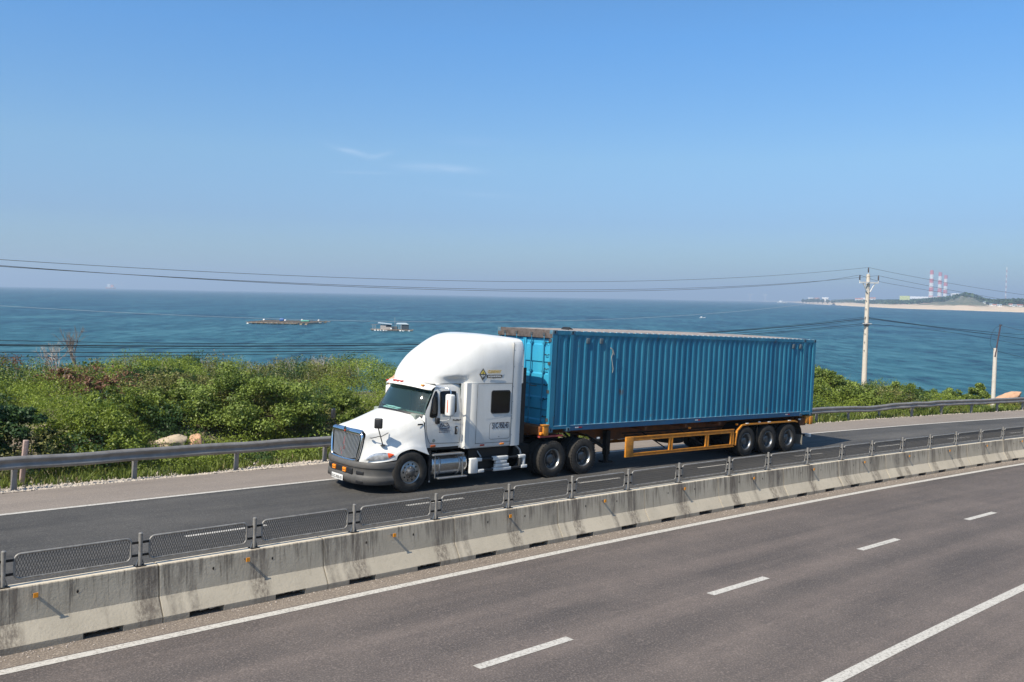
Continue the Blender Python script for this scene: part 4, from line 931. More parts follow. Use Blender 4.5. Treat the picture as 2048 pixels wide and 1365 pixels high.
# =================================================================== median barrier blocks
def concrete():
    M = bpy.data.materials.new('barrier_concrete'); M.use_nodes = True; t = M.node_tree; b = t.nodes['Principled BSDF']; tcn = N(t, 'ShaderNodeTexCoord'); oi = N(t, 'ShaderNodeObjectInfo')
    offv = N(t, 'ShaderNodeVectorMath', operation='MULTIPLY_ADD'); t.links.new(oi.outputs['Random'], offv.inputs[0]); offv.inputs[1].default_value = (37, 11, 5); t.links.new(tcn.outputs['Object'], offv.inputs[2])
    def noi(sc, det, rough=.6):
        n = N(t, 'ShaderNodeTexNoise'); mp = N(t, 'ShaderNodeMapping'); mp.inputs['Scale'].default_value = sc
        t.links.new(offv.outputs[0], mp.inputs[0]); t.links.new(mp.outputs[0], n.inputs[0]); n.inputs['Scale'].default_value = 1; n.inputs['Detail'].default_value = det; n.inputs['Roughness'].default_value = rough; return n.outputs['Fac']
    def mr(x, lo, hi, a=0, b_=1):
        c = N(t, 'ShaderNodeMapRange'); c.inputs[1].default_value = lo; c.inputs[2].default_value = hi; c.inputs[3].default_value = a; c.inputs[4].default_value = b_; t.links.new(x, c.inputs[0]); return c.outputs[0]
    def mixc(f, a, c):
        q = N(t, 'ShaderNodeMix', data_type='RGBA'); t.links.new(f, q.inputs[0])
        for i, w in ((6, a), (7, c)):
            if isinstance(w, tuple): q.inputs[i].default_value = (*w, 1)
            else: t.links.new(w, q.inputs[i])
        return q.outputs[2]
    sep = N(t, 'ShaderNodeSeparateXYZ'); t.links.new(tcn.outputs['Object'], sep.inputs[0]); z = sep.outputs['Z']
    col = mixc(mr(noi((1.2, 1.2, 1.2), 6), .35, .65), (.50, .445, .355), (.41, .365, .29))
    # run-down stains: start at the top edge, each with its own length
    ln = mr(noi((5.5, 0, 0), 4, .7), .40, .68, .74, .05)          # height the streak reaches down to
    st = mr(noi((16, 2, .8), 5, .75), .46, .60)
    f = ma(t, 'MULTIPLY', st, mr(ma(t, 'SUBTRACT', z, ln), -.04, .16))
    col = mixc(ma(t, 'MULTIPLY', f, .8), col, (.13, .112, .09))
    wide = ma(t, 'MULTIPLY', mr(noi((1.9, 0, .12), 3), .56, .66), mr(noi((14, 14, 5), 6, .8), .30, .62))
    col = mixc(ma(t, 'MULTIPLY', wide, .75), col, (.10, .085, .075))
    sa_ = N(t, 'ShaderNodeAttribute'); sa_.attribute_name = 'stain'
    pst = ma(t, 'MULTIPLY', sa_.outputs['Fac'], mr(noi((22, 22, 1.6), 6, .75), .36, .60))
    col = mixc(ma(t, 'MULTIPLY', pst, .8), col, (.125, .103, .085))
    col = mixc(ma(t, 'MULTIPLY', mr(noi((9, 9, 9), 8, .8), .55, .72), .5), col, (.22, .19, .155))
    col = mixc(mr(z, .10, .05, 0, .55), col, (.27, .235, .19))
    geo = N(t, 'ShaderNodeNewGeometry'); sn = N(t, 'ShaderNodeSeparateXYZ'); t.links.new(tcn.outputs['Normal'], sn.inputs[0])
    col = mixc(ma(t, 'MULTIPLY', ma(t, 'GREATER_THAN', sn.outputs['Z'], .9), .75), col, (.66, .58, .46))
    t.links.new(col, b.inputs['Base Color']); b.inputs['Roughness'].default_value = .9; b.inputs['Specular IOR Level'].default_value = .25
    bp = N(t, 'ShaderNodeBump'); bp.inputs['Strength'].default_value = .45; bp.inputs['Distance'].default_value = .01; t.links.new(noi((26, 26, 26), 6), bp.inputs['Height']); t.links.new(bp.outputs[0], b.inputs['Normal'])
    return M
conc = concrete()
PS = [-3.05, -1.1, .80, 2.56, 4.28, 6.01, 7.81, 9.55, 11.35, 13.14, 14.95, 16.80, 18.85, 20.62, 22.58, 24.46, 26.24, 28.17, 30.03, 31.9, 33.75, 35.5, 37.3, 39.1, 40.9, 42.7, 44.5, 46.3, 48.1, 49.9, 51.7, 53.5, 55.3, 57.1, 58.9, 60.5]
BH = .776; J = [-6.9, -4.17, -1.43, 1.3, 4.49, 7.15, 9.89, 12.6, 15.39, 18.23, 21.2, 24.1, 26.9, 29.7, 32.5, 35.3, 38.1, 40.9, 43.7, 46.5, 49.3, 52.1, 54.9, 57.7, 60.5]
def block_mesh(Ln, posts=()):
    """near face at y=0, far face at y=.58; openings along the foot"""
    mb = MB()
    sec = [(.0, .0), (.0, .085), (.155, .335), (.195, BH - .012), (.207, BH), (.373, BH), (.385, BH - .012), (.425, .335), (.58, .085), (.58, 0)]
    g = [(.24 * Ln - .26, .24 * Ln + .26), (.75 * Ln - .26, .75 * Ln + .26)]
    xs_ = [0.004, .014, g[0][0], g[0][1], Ln / 2, g[1][0], g[1][1], Ln - .014, Ln - .004]
    for p_ in posts: xs_ += [q for q in (p_ - .19, p_ - .10, p_ + .10, p_ + .21) if .02 < q < Ln - .02]
    xs_ = sorted(xs_)
    up_ = sec[1:-1]; random.seed(int(Ln * 1000))
    rows = []
    for i, x in enumerate(xs_):
        e = .004 if i in (0, len(xs_) - 1) else 0
        rows.append([(x, y + (e if y < .29 else -e), z - e) for y, z in up_])
    mb.grid(rows, conc, smooth=False)
    for x in (xs_[0], xs_[-1]): mb.add([(x, y, z) for y, z in sec], [list(range(len(sec)))], conc)
    for i in range(len(xs_) - 1):       # feet
        a, b_ = xs_[i], xs_[i + 1]
        if any(g0 - .001 <= (a + b_) / 2 <= g1 + .001 for g0, g1 in g):
            mb.add([(a, 0, .085), (b_, 0, .085), (b_, .58, .085), (a, .58, .085)], [(0, 1, 2, 3)], conc)
            for x in [q for q in (a, b_) if any(abs(q - w) < .001 for gg in g for w in gg)]: mb.add([(x, .0, 0), (x, .58, 0), (x, .58, .085), (x, .0, .085)], [(0, 1, 2, 3)], conc)
            # chipped upper lip
            n = 7; lipv = []
            for k in range(n + 1): lipv.append((a + (b_ - a) * k / n, .001, .083)); 
            for k in range(n): mb.add([(lipv[k][0], -.001, .09), (lipv[k + 1][0], -.001, .09), (lipv[k + 1][0], .004, .085 - random.uniform(0, .018)), (lipv[k][0], .004, .085 - random.uniform(0, .018))], [(0, 1, 2, 3)], conc)
        else:
            for y in (.0, .58): mb.add([(a, y, -.05), (b_, y, -.05), (b_, y, .085), (a, y, .085)], [(0, 1, 2, 3)], conc)
    # lifting holes
    for x in (.30 * Ln, .66 * Ln):
        z = .60; y = .155 + (z - .335) * .04 / .44 - .004
        mb.add([(x + .016 * math.cos(a), y + .0, z + .024 * math.sin(a)) for a in np.linspace(0, 2 * math.pi, 9)[:-1]], [list(range(8))], black)
    return mb
BL = ['left end of the row, cut by the photo edge', 'second block from the left', 'third block from the left', 'fourth block, below the truck bumper', 'under the tractor front wheel', 'between the steps and the tractor rear wheels', 'under the tractor rear wheels', 'right of the tractor rear wheels', 'under the start of the orange side guard', 'under the middle of the orange side guard', 'under the right end of the orange side guard', 'under the trailer wheels', 'just right of the trailer wheels']
vis_i = 0
for i in range(len(J) - 1):
    Ln = J[i + 1] - J[i]
    if J[i + 1] < .5: continue
    mtx = rframe(J[i], BAR)
    q = Vector(RW(J[i + 1], BAR)) - mtx.translation; q.normalize(); y = Vector((0, 0, 1)).cross(q).normalized(); z_ = q.cross(y)
    for a, v in enumerate((q, y, z_)):
        for b_ in range(3): mtx[b_][a] = v[b_]
    tag_i = vis_i; vis_i += 1
    pos = BL[tag_i] if tag_i < len(BL) else '%s block right of the trailer wheels' % ('second third fourth fifth sixth seventh eighth ninth tenth eleventh twelfth'.split()[tag_i - 13])
    bt = thing('concrete_barrier', mtx, 'stained concrete median barrier block, ' + pos, 'barrier', 'concrete median barrier blocks')
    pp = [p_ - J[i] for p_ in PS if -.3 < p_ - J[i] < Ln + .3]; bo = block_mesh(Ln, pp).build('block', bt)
    at_ = bo.data.attributes.new('stain', 'FLOAT', 'POINT'); at_.data.foreach_set('value', [max([0.0] + [1.0 if -.105 <= v.co.x - p_ <= .105 else 0.0 for p_ in pp]) for v in bo.data.vertices])
    mb = MB(); xr = Ln / 2 - .02; mb.box(xr - .028, xr + .028, .10, .112, .635, .695, mat('orange_reflector', (.80, .30, .02), .35)); mb.box(xr - .022, xr + .022, .112, .19, .655, .668, rimsteel)
    mb.build('reflector', bt)

# =================================================================== mesh fence on top of the median
fence = thing('median_fence', rframe(PS[2], BAR + .29, BH), 'low grey steel mesh fence of rounded panels standing on the concrete median', 'fence')
finv = fence.matrix_world.inverted()
fsteel = mat('fence_steel', (.34, .325, .30), .5, .3, noise=(8, .8, (.15, .14, .125)))
fmesh = mat('expanded_mesh', (.085, .08, .075), .55, .3)
_pc = {}
def fpost(s):
    if 'post' not in _pc:
        mb = MB(); mb.tube([(0, 0, 0), (0, 0, .462)], .030, fsteel, 12); mb.lathe([(0, .474), (.022, .470), (.031, .46)], fsteel, 12, 'z'); mb.box(-.07, .07, -.06, .06, -.002, .010, chassis)
        mb.bar((-.055, 0, .01), (-.028, 0, .10), .008, .03, fsteel, (0, 1, 0)); mb.bar((.055, 0, .01), (.028, 0, .10), .008, .03, fsteel, (0, 1, 0))
        _pc['post'] = mb.build('post', fence); o = _pc['post']
    else: o = _pc['post'].copy(); C.objects.link(o); o.parent = fence
    o.matrix_local = finv @ rframe(s, BAR + .29, BH)
def fpanel(sa, sb):
    a, b_ = Vector(RW(sa, BAR + .29, BH)), Vector(RW(sb, BAR + .29, BH)); q = (b_ - a); D = q.length; q.normalize(); y = Vector((0, 0, 1)).cross(q).normalized(); z = q.cross(y)
    M_ = Matrix.Identity(4)
    for i, v in enumerate((q, y, z)):
        for j in range(3): M_[j][i] = v[j]
    M_.translation = a; W_ = D - .26
    key = round(W_, 2)
    if key not in _pc:
        x0, x1, z0, z1 = .13, .13 + W_, .085, .405; mb = MB()
        mb.tube([(x, 0, z_) for x, z_ in rrect(x0, x1, z0, z1, .07, 4)], .0165, fsteel, 8, closed=True)
        for x, sg in ((x0, -1), (x1, 1)):
            for z_ in (.155, .335): mb.box(min(x, x + sg * .115), max(x, x + sg * .115), -.008, .008, z_ - .016, z_ + .016, chassis)
        pf = mb.build('panel', fence)
        mb = MB(); h = z1 - z0 - .02; k = .42; p = .036; x = x0 - h * k
        while x < x1:
            for sg in (-1, 1):
                xa, xb = (x, x + h * k) if sg > 0 else (x + h * k, x)
                za, zb = z0 + .01, z1 - .01
                def clip(xa, za, xb, zb):
                    if xb == xa: return None
                    t0, t1 = 0.0, 1.0
                    for lim, sgn in ((x0 + .012, 1), (x1 - .012, -1)):
                        fa, fb = sgn * (xa - lim), sgn * (xb - lim)
                        if fa < 0 and fb < 0: return None
                        if fa < 0: t0 = max(t0, fa / (fa - fb))
                        elif fb < 0: t1 = min(t1, fa / (fa - fb))
                    if t1 - t0 < .03: return None
                    return (xa + (xb - xa) * t0, za + (zb - za) * t0, xa + (xb - xa) * t1, za + (zb - za) * t1)
                c_ = clip(xa, za, xb, zb)
                if c_: mb.bar((c_[0], sg * .002, c_[1]), (c_[2], sg * .002, c_[3]), .0052, .0048, fmesh, (0, 1, 0))
            x += p
        me_ = mb.build('mesh', pf); _pc[key] = pf
        pf.matrix_local = finv @ M_
        return pf
    pf = _pc[key].copy(); C.objects.link(pf); pf.parent = fence
    for ch in _pc[key].children: c_ = ch.copy(); C.objects.link(c_); c_.parent = pf
    pf.matrix_local = finv @ M_
for s in PS[2:]: fpost(s)
for a, b_ in zip(PS[1:-1], PS[2:]): fpanel(a, b_)

# =================================================================== roadside guard rail
GP = [-3.0, -.2, 2.6, 5.38, 8.14, 10.88, 13.62, 16.4, 19.2, 22.0, 24.8, 27.6, 30.4, 33.2, 36.3, 38.9, 41.25, 43.55, 46.07, 48.4, 50.9, 53.05, 55.2, 57.6, 60.2, 63, 66]
GO = lambda s: float(np.interp(s, [-5, 5, 10, 14, 30, 41, 48, 56, 70], [11.0, 11.05, 11.18, 11.18, 11.2, 11.05, 10.85, 10.85, 10.8]))
GH = lambda s: float(np.interp(s, [-5, 5.4, 8.1, 12, 13.6, 30, 40.5, 42.2, 43.4, 44.3, 46, 48, 52, 70], [.76, .76, .735, .72, .715, .72, .70, .665, .66, .73, .755, .775, .76, .76])) + .012 * math.sin(s * 2.1) * math.sin(s * .7)
gr = thing('guard_rail', rframe(GP[0], GO(GP[0])), 'dented galvanised steel crash rail between the far road and the bushes', 'guard rail')
ginv = gr.matrix_world.inverted()
prof = [(.045, -.155), (.0, -.150), (-.02, -.135), (-.055, -.105), (-.055, -.075), (-.02, -.03), (-.005, 0), (-.02, .03), (-.055, .075), (-.055, .105), (-.02, .135), (.0, .150), (.045, .155)]
rows = []
for s in np.arange(-3, 66.2, .35):
    tw = .10 * math.sin(s * 1.3) * math.exp(-((s - 45) / 4) ** 2) + .03 * math.sin(s * 1.9 + 1)
    dent = .05 * math.sin(s * 4.1) * math.exp(-((s - 46) / 3.5) ** 2) + .012 * math.sin(s * 3.3) * math.sin(s * 1.1)
    rows.append([tuple(ginv @ Vector(RW(s, GO(s) - .02 + a + dent + tw * b_, GH(s) - .155 + b_))) for a, b_ in prof])
mb = MB(); mb.grid(rows, galv); rail = mb.build('rail', gr)
sol = rail.modifiers.new('thickness', 'SOLIDIFY'); sol.thickness = .004
mb = MB()
mb.tube([(0, 0, -.3), (0, 0, .66)], .068, galv, 14); mb.box(-.05, .05, -.10, -.05, .40, .62, galv)
post0 = mb.build('post', gr)
mbr = MB(); mbr.box(-.012, .012, -.135, -.115, .50, .525, chassis); mbr.box(-.10, -.075, -.13, -.112, .50, .52, chassis)
for i, s in enumerate(GP):
    o = post0 if i == 0 else post0.copy()
    if i: C.objects.link(o); o.parent = gr
    o.matrix_local = ginv @ rframe(s, GO(s) + .10) @ Matrix.Rotation(R(random.uniform(-2, 2)), 4, 'X')

# =================================================================== poles and wires
polec = mat('pole_concrete', (.60, .54, .46), .85, noise=((9, 9, 2.0), .6, (.46, .40, .33)), bump=(14, .4))
def at_base(x, y, z): return Matrix.Translation((x, y, z))
pl = thing('utility_pole', (23.62, 60.1, 5.6), 'tall tan concrete power pole with a white crossarm near the top', 'utility pole')
mb = MB(); mb.tube([(0, 0, 0), (0, 0, 9.28)], [.185, .12], polec, 16)
mb.build('shaft', pl)
mb = MB()
for k in range(9): 
    z = 4.2 + k * .55; r = .235 - .085 * z / 9.28; a = 2.3
    mb.box(r * math.cos(-a) - .06, r * math.cos(-a) + .02, -r * math.sin(a) - .02, -r * math.sin(a) + .0, z, z + .035, rimsteel)
mb.build('step_iron', pl)
ax = Vector((.93, .36, 0)).normalized()
mb = MB(); a, b_ = Vector((0, -.17, 8.72)) - ax * .78, Vector((0, -.17, 8.72)) + ax * .78; mb.bar(a, b_, .09, .10, white2)
for sg in (-1, 1): mb.bar(Vector((0, -.17, 8.10)) + ax * sg * .12, Vector((0, -.17, 8.68)) + ax * sg * .50, .05, .05, white2)
mb.build('crossarm', pl)
ins = mat('insulator_brown', (.09, .07, .07), .35)
tops = []
for c_ in (Vector((0, 0, 9.28)), a + Vector((0, 0, .04)), b_ + Vector((0, 0, .04))):
    mb = MB(); mb.tube([c_, c_ + Vector((0, 0, .16))], .02, white2, 6)
    pr = [(.03, .12)]
    for k in range(6): pr += [(.055, .14 + k * .05), (.03, .165 + k * .05)]
    pr += [(.03, .44), (0, .45)]; mb.lathe(pr, ins, 12, 'z', tuple(c_)); mb.build('insulator', pl); tops.append(c_ + Vector((0, 0, .45)))
mb = MB(); mb.bar(Vector((0, -.2, 6.0)) - ax * .38, Vector((0, -.2, 6.0)) + ax * .34, .06, .05, white2); mb.lathe([(.205, -.05), (.215, -.05), (.215, .05), (.205, .05)], rimsteel, 16, 'z', (0, 0, 6.0)); mb.lathe([(.205, -.03), (.215, -.03), (.215, .03), (.205, .03)], rimsteel, 16, 'z', (0, 0, 5.9)); mb.build('cable_bracket', pl)
Lp, P1, Rp = np.array([-16.88, 28.04]), np.array([23.6, 60.08]), np.array([43.32, 74.09])
wdark = mat('wire_dark', (.02, .02, .022), .6); wgrey = mat('wire_grey', (.16, .16, .16), .5, .5); wpale = mat('wire_pale', (.55, .58, .60), .4, .3)
def wire(A, B, co, t0, t1, r, M, label, end=None, end0=None):
    ts = np.linspace(t0, t1, 48); pts = [Vector((*(A + (B - A) * t), float(np.polyval(co, t)))) for t in ts]
    if end is not None:
        for i in range(len(pts)):
            k = max(0, (ts[i] - (t1 - .12)) / .12); k = k * k; pts[i] = pts[i] + (end - pts[-1]) * k if i < len(pts) - 1 else end
    if end0 is not None:
        d0 = end0 - pts[0]
        for i in range(len(pts)):
            k = max(0, 1 - (ts[i] - t0) / .12); pts[i] = pts[i] + d0 * k * k
    base = pts[0].copy(); mb = MB(); mb.tube([p - base for p in pts], r, M, 6)
    o = mb.build('power_line'); o.location = base
    return tag(o, label, 'wire', 'overhead wires along the road')
Wt = [pl.matrix_world @ q for q in tops]
wire(Lp, P1, [3.417, -1.924, 13.851], -.25, 1.0, 0.0094, wgrey, 'uppermost thin grey wire left of the tall tan pole', Wt[0])
wire(Lp, P1, [3.758, -2.689, 13.674], -.25, .975, 0.0101, wgrey, 'grey wire from the left arm of the crossarm towards the left', Wt[1])
wire(Lp, P1, [3.342, -2.252, 13.64], -.25, 1.02, 0.0101, wgrey, 'grey wire from the right arm of the crossarm towards the left', Wt[2])
wire(Lp, P1, [4.305, -3.244, 12.407], -.25, .97, 0.0072, wpale, 'thin pale wire crossing the sea just above the fishing rafts')
for k, (nm, co, r) in enumerate((('uppermost of the dark cables low over the sea', [2.875, -2.121, 11.292], .014), ('thickest dark cable low over the sea', [2.55, -1.754, 11.147], .028), ('third dark cable low over the sea, just under the thick one', [2.998, -2.244, 11.122], .013), ('fourth dark cable low over the sea', [2.294, -1.581, 10.91], .019), ('lowest dark cable touching the bush tops at the left', [1.954, -1.193, 10.749], .014))):
    wire(Lp, P1, co, -.25, 1.0, r * .75, wdark, nm)
wire(P1, Rp, [.516, -2.09, 15.315], 0, 1.3, 0.0101, wgrey, 'uppermost grey wire right of the tall tan pole', None, Wt[0])
wire(P1, Rp, [.344, -1.939, 14.518], -.03, 1.3, 0.0101, wgrey, 'lowest of the three grey wires right of the tall tan pole', None, Wt[1])
wire(P1, Rp, [.364, -2.226, 14.915], .03, 1.3, 0.0101, wgrey, 'middle of the three grey wires right of the tall tan pole', None, Wt[2])
wire(P1, Rp, [.605, -2.069, 12.02], 0, 1.3, 0.0158, wdark, 'upper dark cable sagging behind the short pale pole')
wire(P1, Rp, [.023, -1.826, 11.95], 0, 1.3, 0.0187, wdark, 'thick middle dark cable sagging behind the short pale pole')
wire(P1, Rp, [-1.164, -.957, 11.568], 0, 1.3, 0.0115, wdark, 'lowest dark cable sagging behind the short pale pole')
p2 = thing('utility_pole', (30.05, 55.9, 5.6), 'short pale concrete pole with a thin leaning steel tube on top, behind the crash rail', 'utility pole')
mb = MB(); mb.tube([(0, 0, 0), (0, 0, 4.72)], [.135, .115], mat('pole_pale', (.60, .56, .50), .8, noise=(6, .7, (.45, .40, .34))), 14); mb.build('shaft', p2)
mb = MB(); mb.tube([(-.06, -.1, 4.2), (.22, -.05, 6.15)], .04, mat('tube_rust', (.07, .04, .045), .6), 8); mb.box(.15, .30, -.08, .0, 6.12, 6.2, rimsteel)
mb.build('tube', p2)
mb = MB(); mb.tube(crom(arr((.20, -.05, 6.1), (-.12, -.05, 5.95), (-.35, -.05, 5.4), (-.34, -.05, 4.9), (-.1, -.05, 4.6)), 5), .008, wdark, 5); mb.build('loose_wire', p2)
def wire2(a, b_, sag, r, M, lab):
    a, b_ = Vector(a), Vector(b_); pts = [a.lerp(b_, t) - Vector((0, 0, sag * 4 * t * (1 - t))) for t in np.linspace(0, 1, 16)]; mb = MB(); mb.tube([p - a for p in pts], r, M, 5); o = mb.build('power_line'); o.location = a; tag(o, lab, 'wire', 'overhead wires along the road')
wire2((30.27, 55.85, 11.75), (45, 68, 11.4), .5, .012, wgrey, 'thin wire leaving the tip of the leaning tube to the right')
wire2((30.15, 55.9, 10.15), (45, 68, 9.3), .5, .012, wdark, 'thin dark wire from the head of the short pale pole to the right')

# =================================================================== rocks, marker post, gravel
def rockmat(name, a, b_): return mat(name, a, .9, noise=(2.6, .9, b_, 9), bump=(7, .8))
r_or = rockmat('rock_orange', (.56, .33, .20), (.40, .24, .15)); r_tan = rockmat('rock_tan', (.52, .42, .30), (.34, .27, .20)); r_gr = rockmat('rock_grey', (.40, .36, .32), (.26, .24, .21))
def rock(loc, size, M, label, seed, rot=0.0, cat='rock', tilt=0.0):
    bm = bmesh.new(); bmesh.ops.create_icosphere(bm, subdivisions=5, radius=1); rs = np.random.default_rng(seed)
    cuts = [(Vector(rs.normal(size=3)).normalized(), rs.uniform(.55, .85)) for _ in range(9)]
    ph = rs.uniform(0, 6, 6)
    for v in bm.verts:
        n = v.co.copy()
        for c_, d in cuts:
            k = v.co.dot(c_)
            if k > d: v.co -= c_ * (k - d) * .9
        v.co *= 1 + .05 * math.sin(5 * n.x + ph[0]) * math.sin(4 * n.y + ph[1]) + .035 * math.sin(11 * n.z + ph[2] + 4 * n.x) + .02 * math.sin(19 * n.y + ph[3]) * math.sin(17 * n.x + ph[4])
        v.co = Vector((v.co.x * size[0], v.co.y * size[1], v.co.z * size[2]))
    me = bpy.data.meshes.new('rock'); bm.to_mesh(me); bm.free(); me.materials.append(M)
    for p in me.polygons: p.use_smooth = True
    o = bpy.data.objects.new('rock', me); C.objects.link(o); o.location = loc; o.rotation_euler = (0, tilt, rot)
    return tag(o, label, cat)
rock((-4.0, 33.8, 9.6), (.62, .5, .48), r_or, 'orange boulder top showing behind the roof fairing of the truck', 3, .3)
rock((-10.1, 26.6, 8.30), (.60, .4, .34), r_tan, 'long pale boulder showing above the crash rail at the left', 5, .35, tilt=-.25)
rock((-9.45, 26.9, 8.30), (.26, .3, .38), r_or, 'small orange-brown boulder beside the long pale boulder', 9, .1)
rock((34.0, 61.6, 6.35), (1.35, .8, .62), r_or, 'long orange boulder behind the crash rail at the right edge', 12, .1, tilt=-.38)
rock((30.9, 56.9, 5.75), (.65, .5, .45), r_gr, 'pale grey boulder just right of the short pale pole foot', 15)
rock((28.9, 56.8, 5.95), (.5, .4, .33), r_tan, 'flat tan rock under the crash rail left of the short pale pole', 18)
rock((25.0, 54.2, 6.15), (.42, .35, .26), r_tan, 'small tan rock under the crash rail right of the container', 21)
rock((-8.6, 38.5, 8.3), (.9, .6, .35), mat('rock_dark', (.14, .11, .10), .95, noise=(3, .9, (.24, .20, .17)), bump=(6, .9)), 'dark rock half hidden among the left bushes', 27)
mp_ = thing('marker_post', rframe(5.75, 11.95, -.1), 'pinkish weathered concrete marker post behind the crash rail at the left', 'post')
mb = MB(); mb.rbox(-.055, .055, -.05, .05, 0, 1.10, .012, mat('pink_concrete', (.42, .30, .26), .9, noise=(6, .9, (.28, .20, .17)), bump=(12, .6)), Matrix.Rotation(R(4), 4, 'Y')); mb.build('shaft', mp_)
# loose gravel along the verge and by the median: too many to count
def pebbles(name, pts, sizes, M, label):
    base = np.array([(1, 0, 0), (-1, 0, 0), (0, 1, 0), (0, -1, 0), (0, 0, 1), (0, 0, -.6)], float); fc = np.array([(0, 2, 4), (2, 1, 4), (1, 3, 4), (3, 0, 4), (2, 0, 5), (1, 2, 5), (3, 1, 5), (0, 3, 5)])
    n = len(pts); rs = np.random.default_rng(5); ang = rs.uniform(0, 6.28, n); sc = sizes[:, None, None] * rs.uniform(.6, 1.3, (n, 6, 1)) * base[None] * np.array([1, 1, .7])
    c_, s_ = np.cos(ang)[:, None], np.sin(ang)[:, None]; x = sc[..., 0] * c_ - sc[..., 1] * s_; y = sc[..., 0] * s_ + sc[..., 1] * c_
    vs = np.stack([x, y, sc[..., 2]], -1) + pts[:, None, :]; fs = (fc[None] + 6 * np.arange(n)[:, None, None]).reshape(-1, 3)
    me = bpy.data.meshes.new(name); me.from_pydata(vs.reshape(-1, 3).tolist(), [], fs.tolist()); me.materials.append(M); o = bpy.data.objects.new(name, me); C.objects.link(o)
    return tag(o, label, kind='stuff')
def gravelpts(n, sa, sb, of, lo, hi, hf=lambda s, o: 0, skew=2.0):
    s = rng.uniform(sa, sb, n); o = of(s); z = np.array([hf(a, b_) for a, b_ in zip(s, o)]); sz = lo + (hi - lo) * rng.random(n) ** skew
    return RW(s, o, 0) + np.stack([0 * z, 0 * z, z + sz * .3], -1), sz
gmat = mat('gravel_pale', (.50, .44, .37), .95, noise=(5, .9, (.30, .26, .22)))
def bands(s): return SH + .05 + np.abs(rng.normal(0, .60, len(s))) + .1 * np.sin(s)
p, z = gravelpts(15000, -2, 16.5, bands, .012, .06, terr_h); pebbles('gravel', p, z, gmat, 'pale gravel heaped along the outer road edge at the left')
p, z = gravelpts(5000, 38, 64, bands, .012, .06, terr_h); pebbles('gravel', p, z, gmat, 'pale gravel and dirt along the outer road edge at the right')
def bands2(s): return BAR - .02 - np.abs(rng.normal(0, .16, len(s)))
p, z = gravelpts(5200, -1, 45, bands2, .004, .019, skew=4); pebbles('gravel', p, z, mat('gravel_dust', (.36, .31, .27), .95), 'grit and crumbs of stone at the foot of the median')

# =================================================================== foliage
def leafmat(name, c0, c1, trans=.25, dry=None):
    M = bpy.data.materials.new(name); M.use_nodes = True; t = M.node_tree; b = t.nodes['Principled BSDF']; at = N(t, 'ShaderNodeAttribute'); at.attribute_name = 'leaf'
    cr = N(t, 'ShaderNodeValToRGB'); cr.color_ramp.elements[0].color = (*c0, 1); cr.color_ramp.elements[1].color = (*c1, 1)
    if dry: e = cr.color_ramp.elements.new(.96); e.color = (*c1, 1); cr.color_ramp.elements[-1].color = (*dry, 1)
    t.links.new(at.outputs['Fac'], cr.inputs[0]); t.links.new(cr.outputs[0], b.inputs['Base Color']); b.inputs['Roughness'].default_value = .5; b.inputs['Specular IOR Level'].default_value = .35
    tr_ = N(t, 'ShaderNodeBsdfTranslucent'); t.links.new(cr.outputs[0], tr_.inputs[0]); ms = N(t, 'ShaderNodeMixShader'); ms.inputs[0].default_value = trans
    t.links.new(b.outputs[0], ms.inputs[1]); t.links.new(tr_.outputs[0], ms.inputs[2]); t.links.new(ms.outputs[0], t.nodes['Material Output'].inputs[0]); return M
def leafmesh(name, cen, size, val, M, nrm=None, asp=.5, parent=None, rs=None):
    """one small folded leaf (two triangles) per centre"""
    rs = rs or rng; n = len(cen); d = rs.normal(size=(n, 3)); d /= np.linalg.norm(d, axis=1)[:, None]
    nn = rs.normal(size=(n, 3)) * .75 + (nrm if nrm is not None else np.array([0, 0, .8])); nn /= np.linalg.norm(nn, axis=1)[:, None]
    a = np.cross(nn, d); a /= np.linalg.norm(a, axis=1)[:, None] + 1e-9; b_ = np.cross(nn, a); s = size[:, None] if np.ndim(size) else size
    v = np.stack([cen - a * s, cen + b_ * s * asp + nn * s * .12, cen + a * s, cen - b_ * s * asp + nn * s * .12], 1).reshape(-1, 3)
    me = bpy.data.meshes.new(name); me.vertices.add(4 * n); me.vertices.foreach_set('co', v.astype(np.float32).ravel())
    me.loops.add(4 * n); me.loops.foreach_set('vertex_index', np.arange(4 * n, dtype=np.int32)); me.polygons.add(n); me.polygons.foreach_set('loop_start', np.arange(0, 4 * n, 4, dtype=np.int32)); me.polygons.foreach_set('loop_total', np.full(n, 4, dtype=np.int32))
    at = me.attributes.new('leaf', 'FLOAT', 'FACE'); at.data.foreach_set('value', np.clip(val, 0, 1).astype(np.float32))
    me.materials.append(M); me.update(calc_edges=True); me.validate(); o = bpy.data.objects.new(name, me); C.objects.link(o)
    if parent is not None: o.parent = parent
    return o
lf_feather = leafmat('leaf_feathery', (.028, .055, .008), (.255, .325, .042), .33)
lf_broad = leafmat('leaf_broad', (.020, .050, .008), (.300, .380, .072), .3)
lf_olive = leafmat('leaf_olive', (.080, .090, .025), (.230, .220, .065), .2, dry=(.22, .13, .07))
lf_dark = leafmat('leaf_dark', (.018, .045, .012), (.055, .105, .025), .2)
lf_dry = leafmat('leaf_dry', (.13, .055, .030), (.27, .15, .09), .2)
lf_pink = leafmat('petal_pink', (.35, .10, .16), (.50, .22, .30), .2)
lf_grass = leafmat('grass_blade', (.055, .095, .014), (.200, .240, .050), .25, dry=(.32, .26, .14))
bark = mat('bark', (.10, .075, .055), .9, noise=(6, .8, (.05, .04, .03))); twigm = mat('dry_twig', (.24, .19, .16), .9); twigp = mat('pale_twig', (.42, .38, .34), .9)
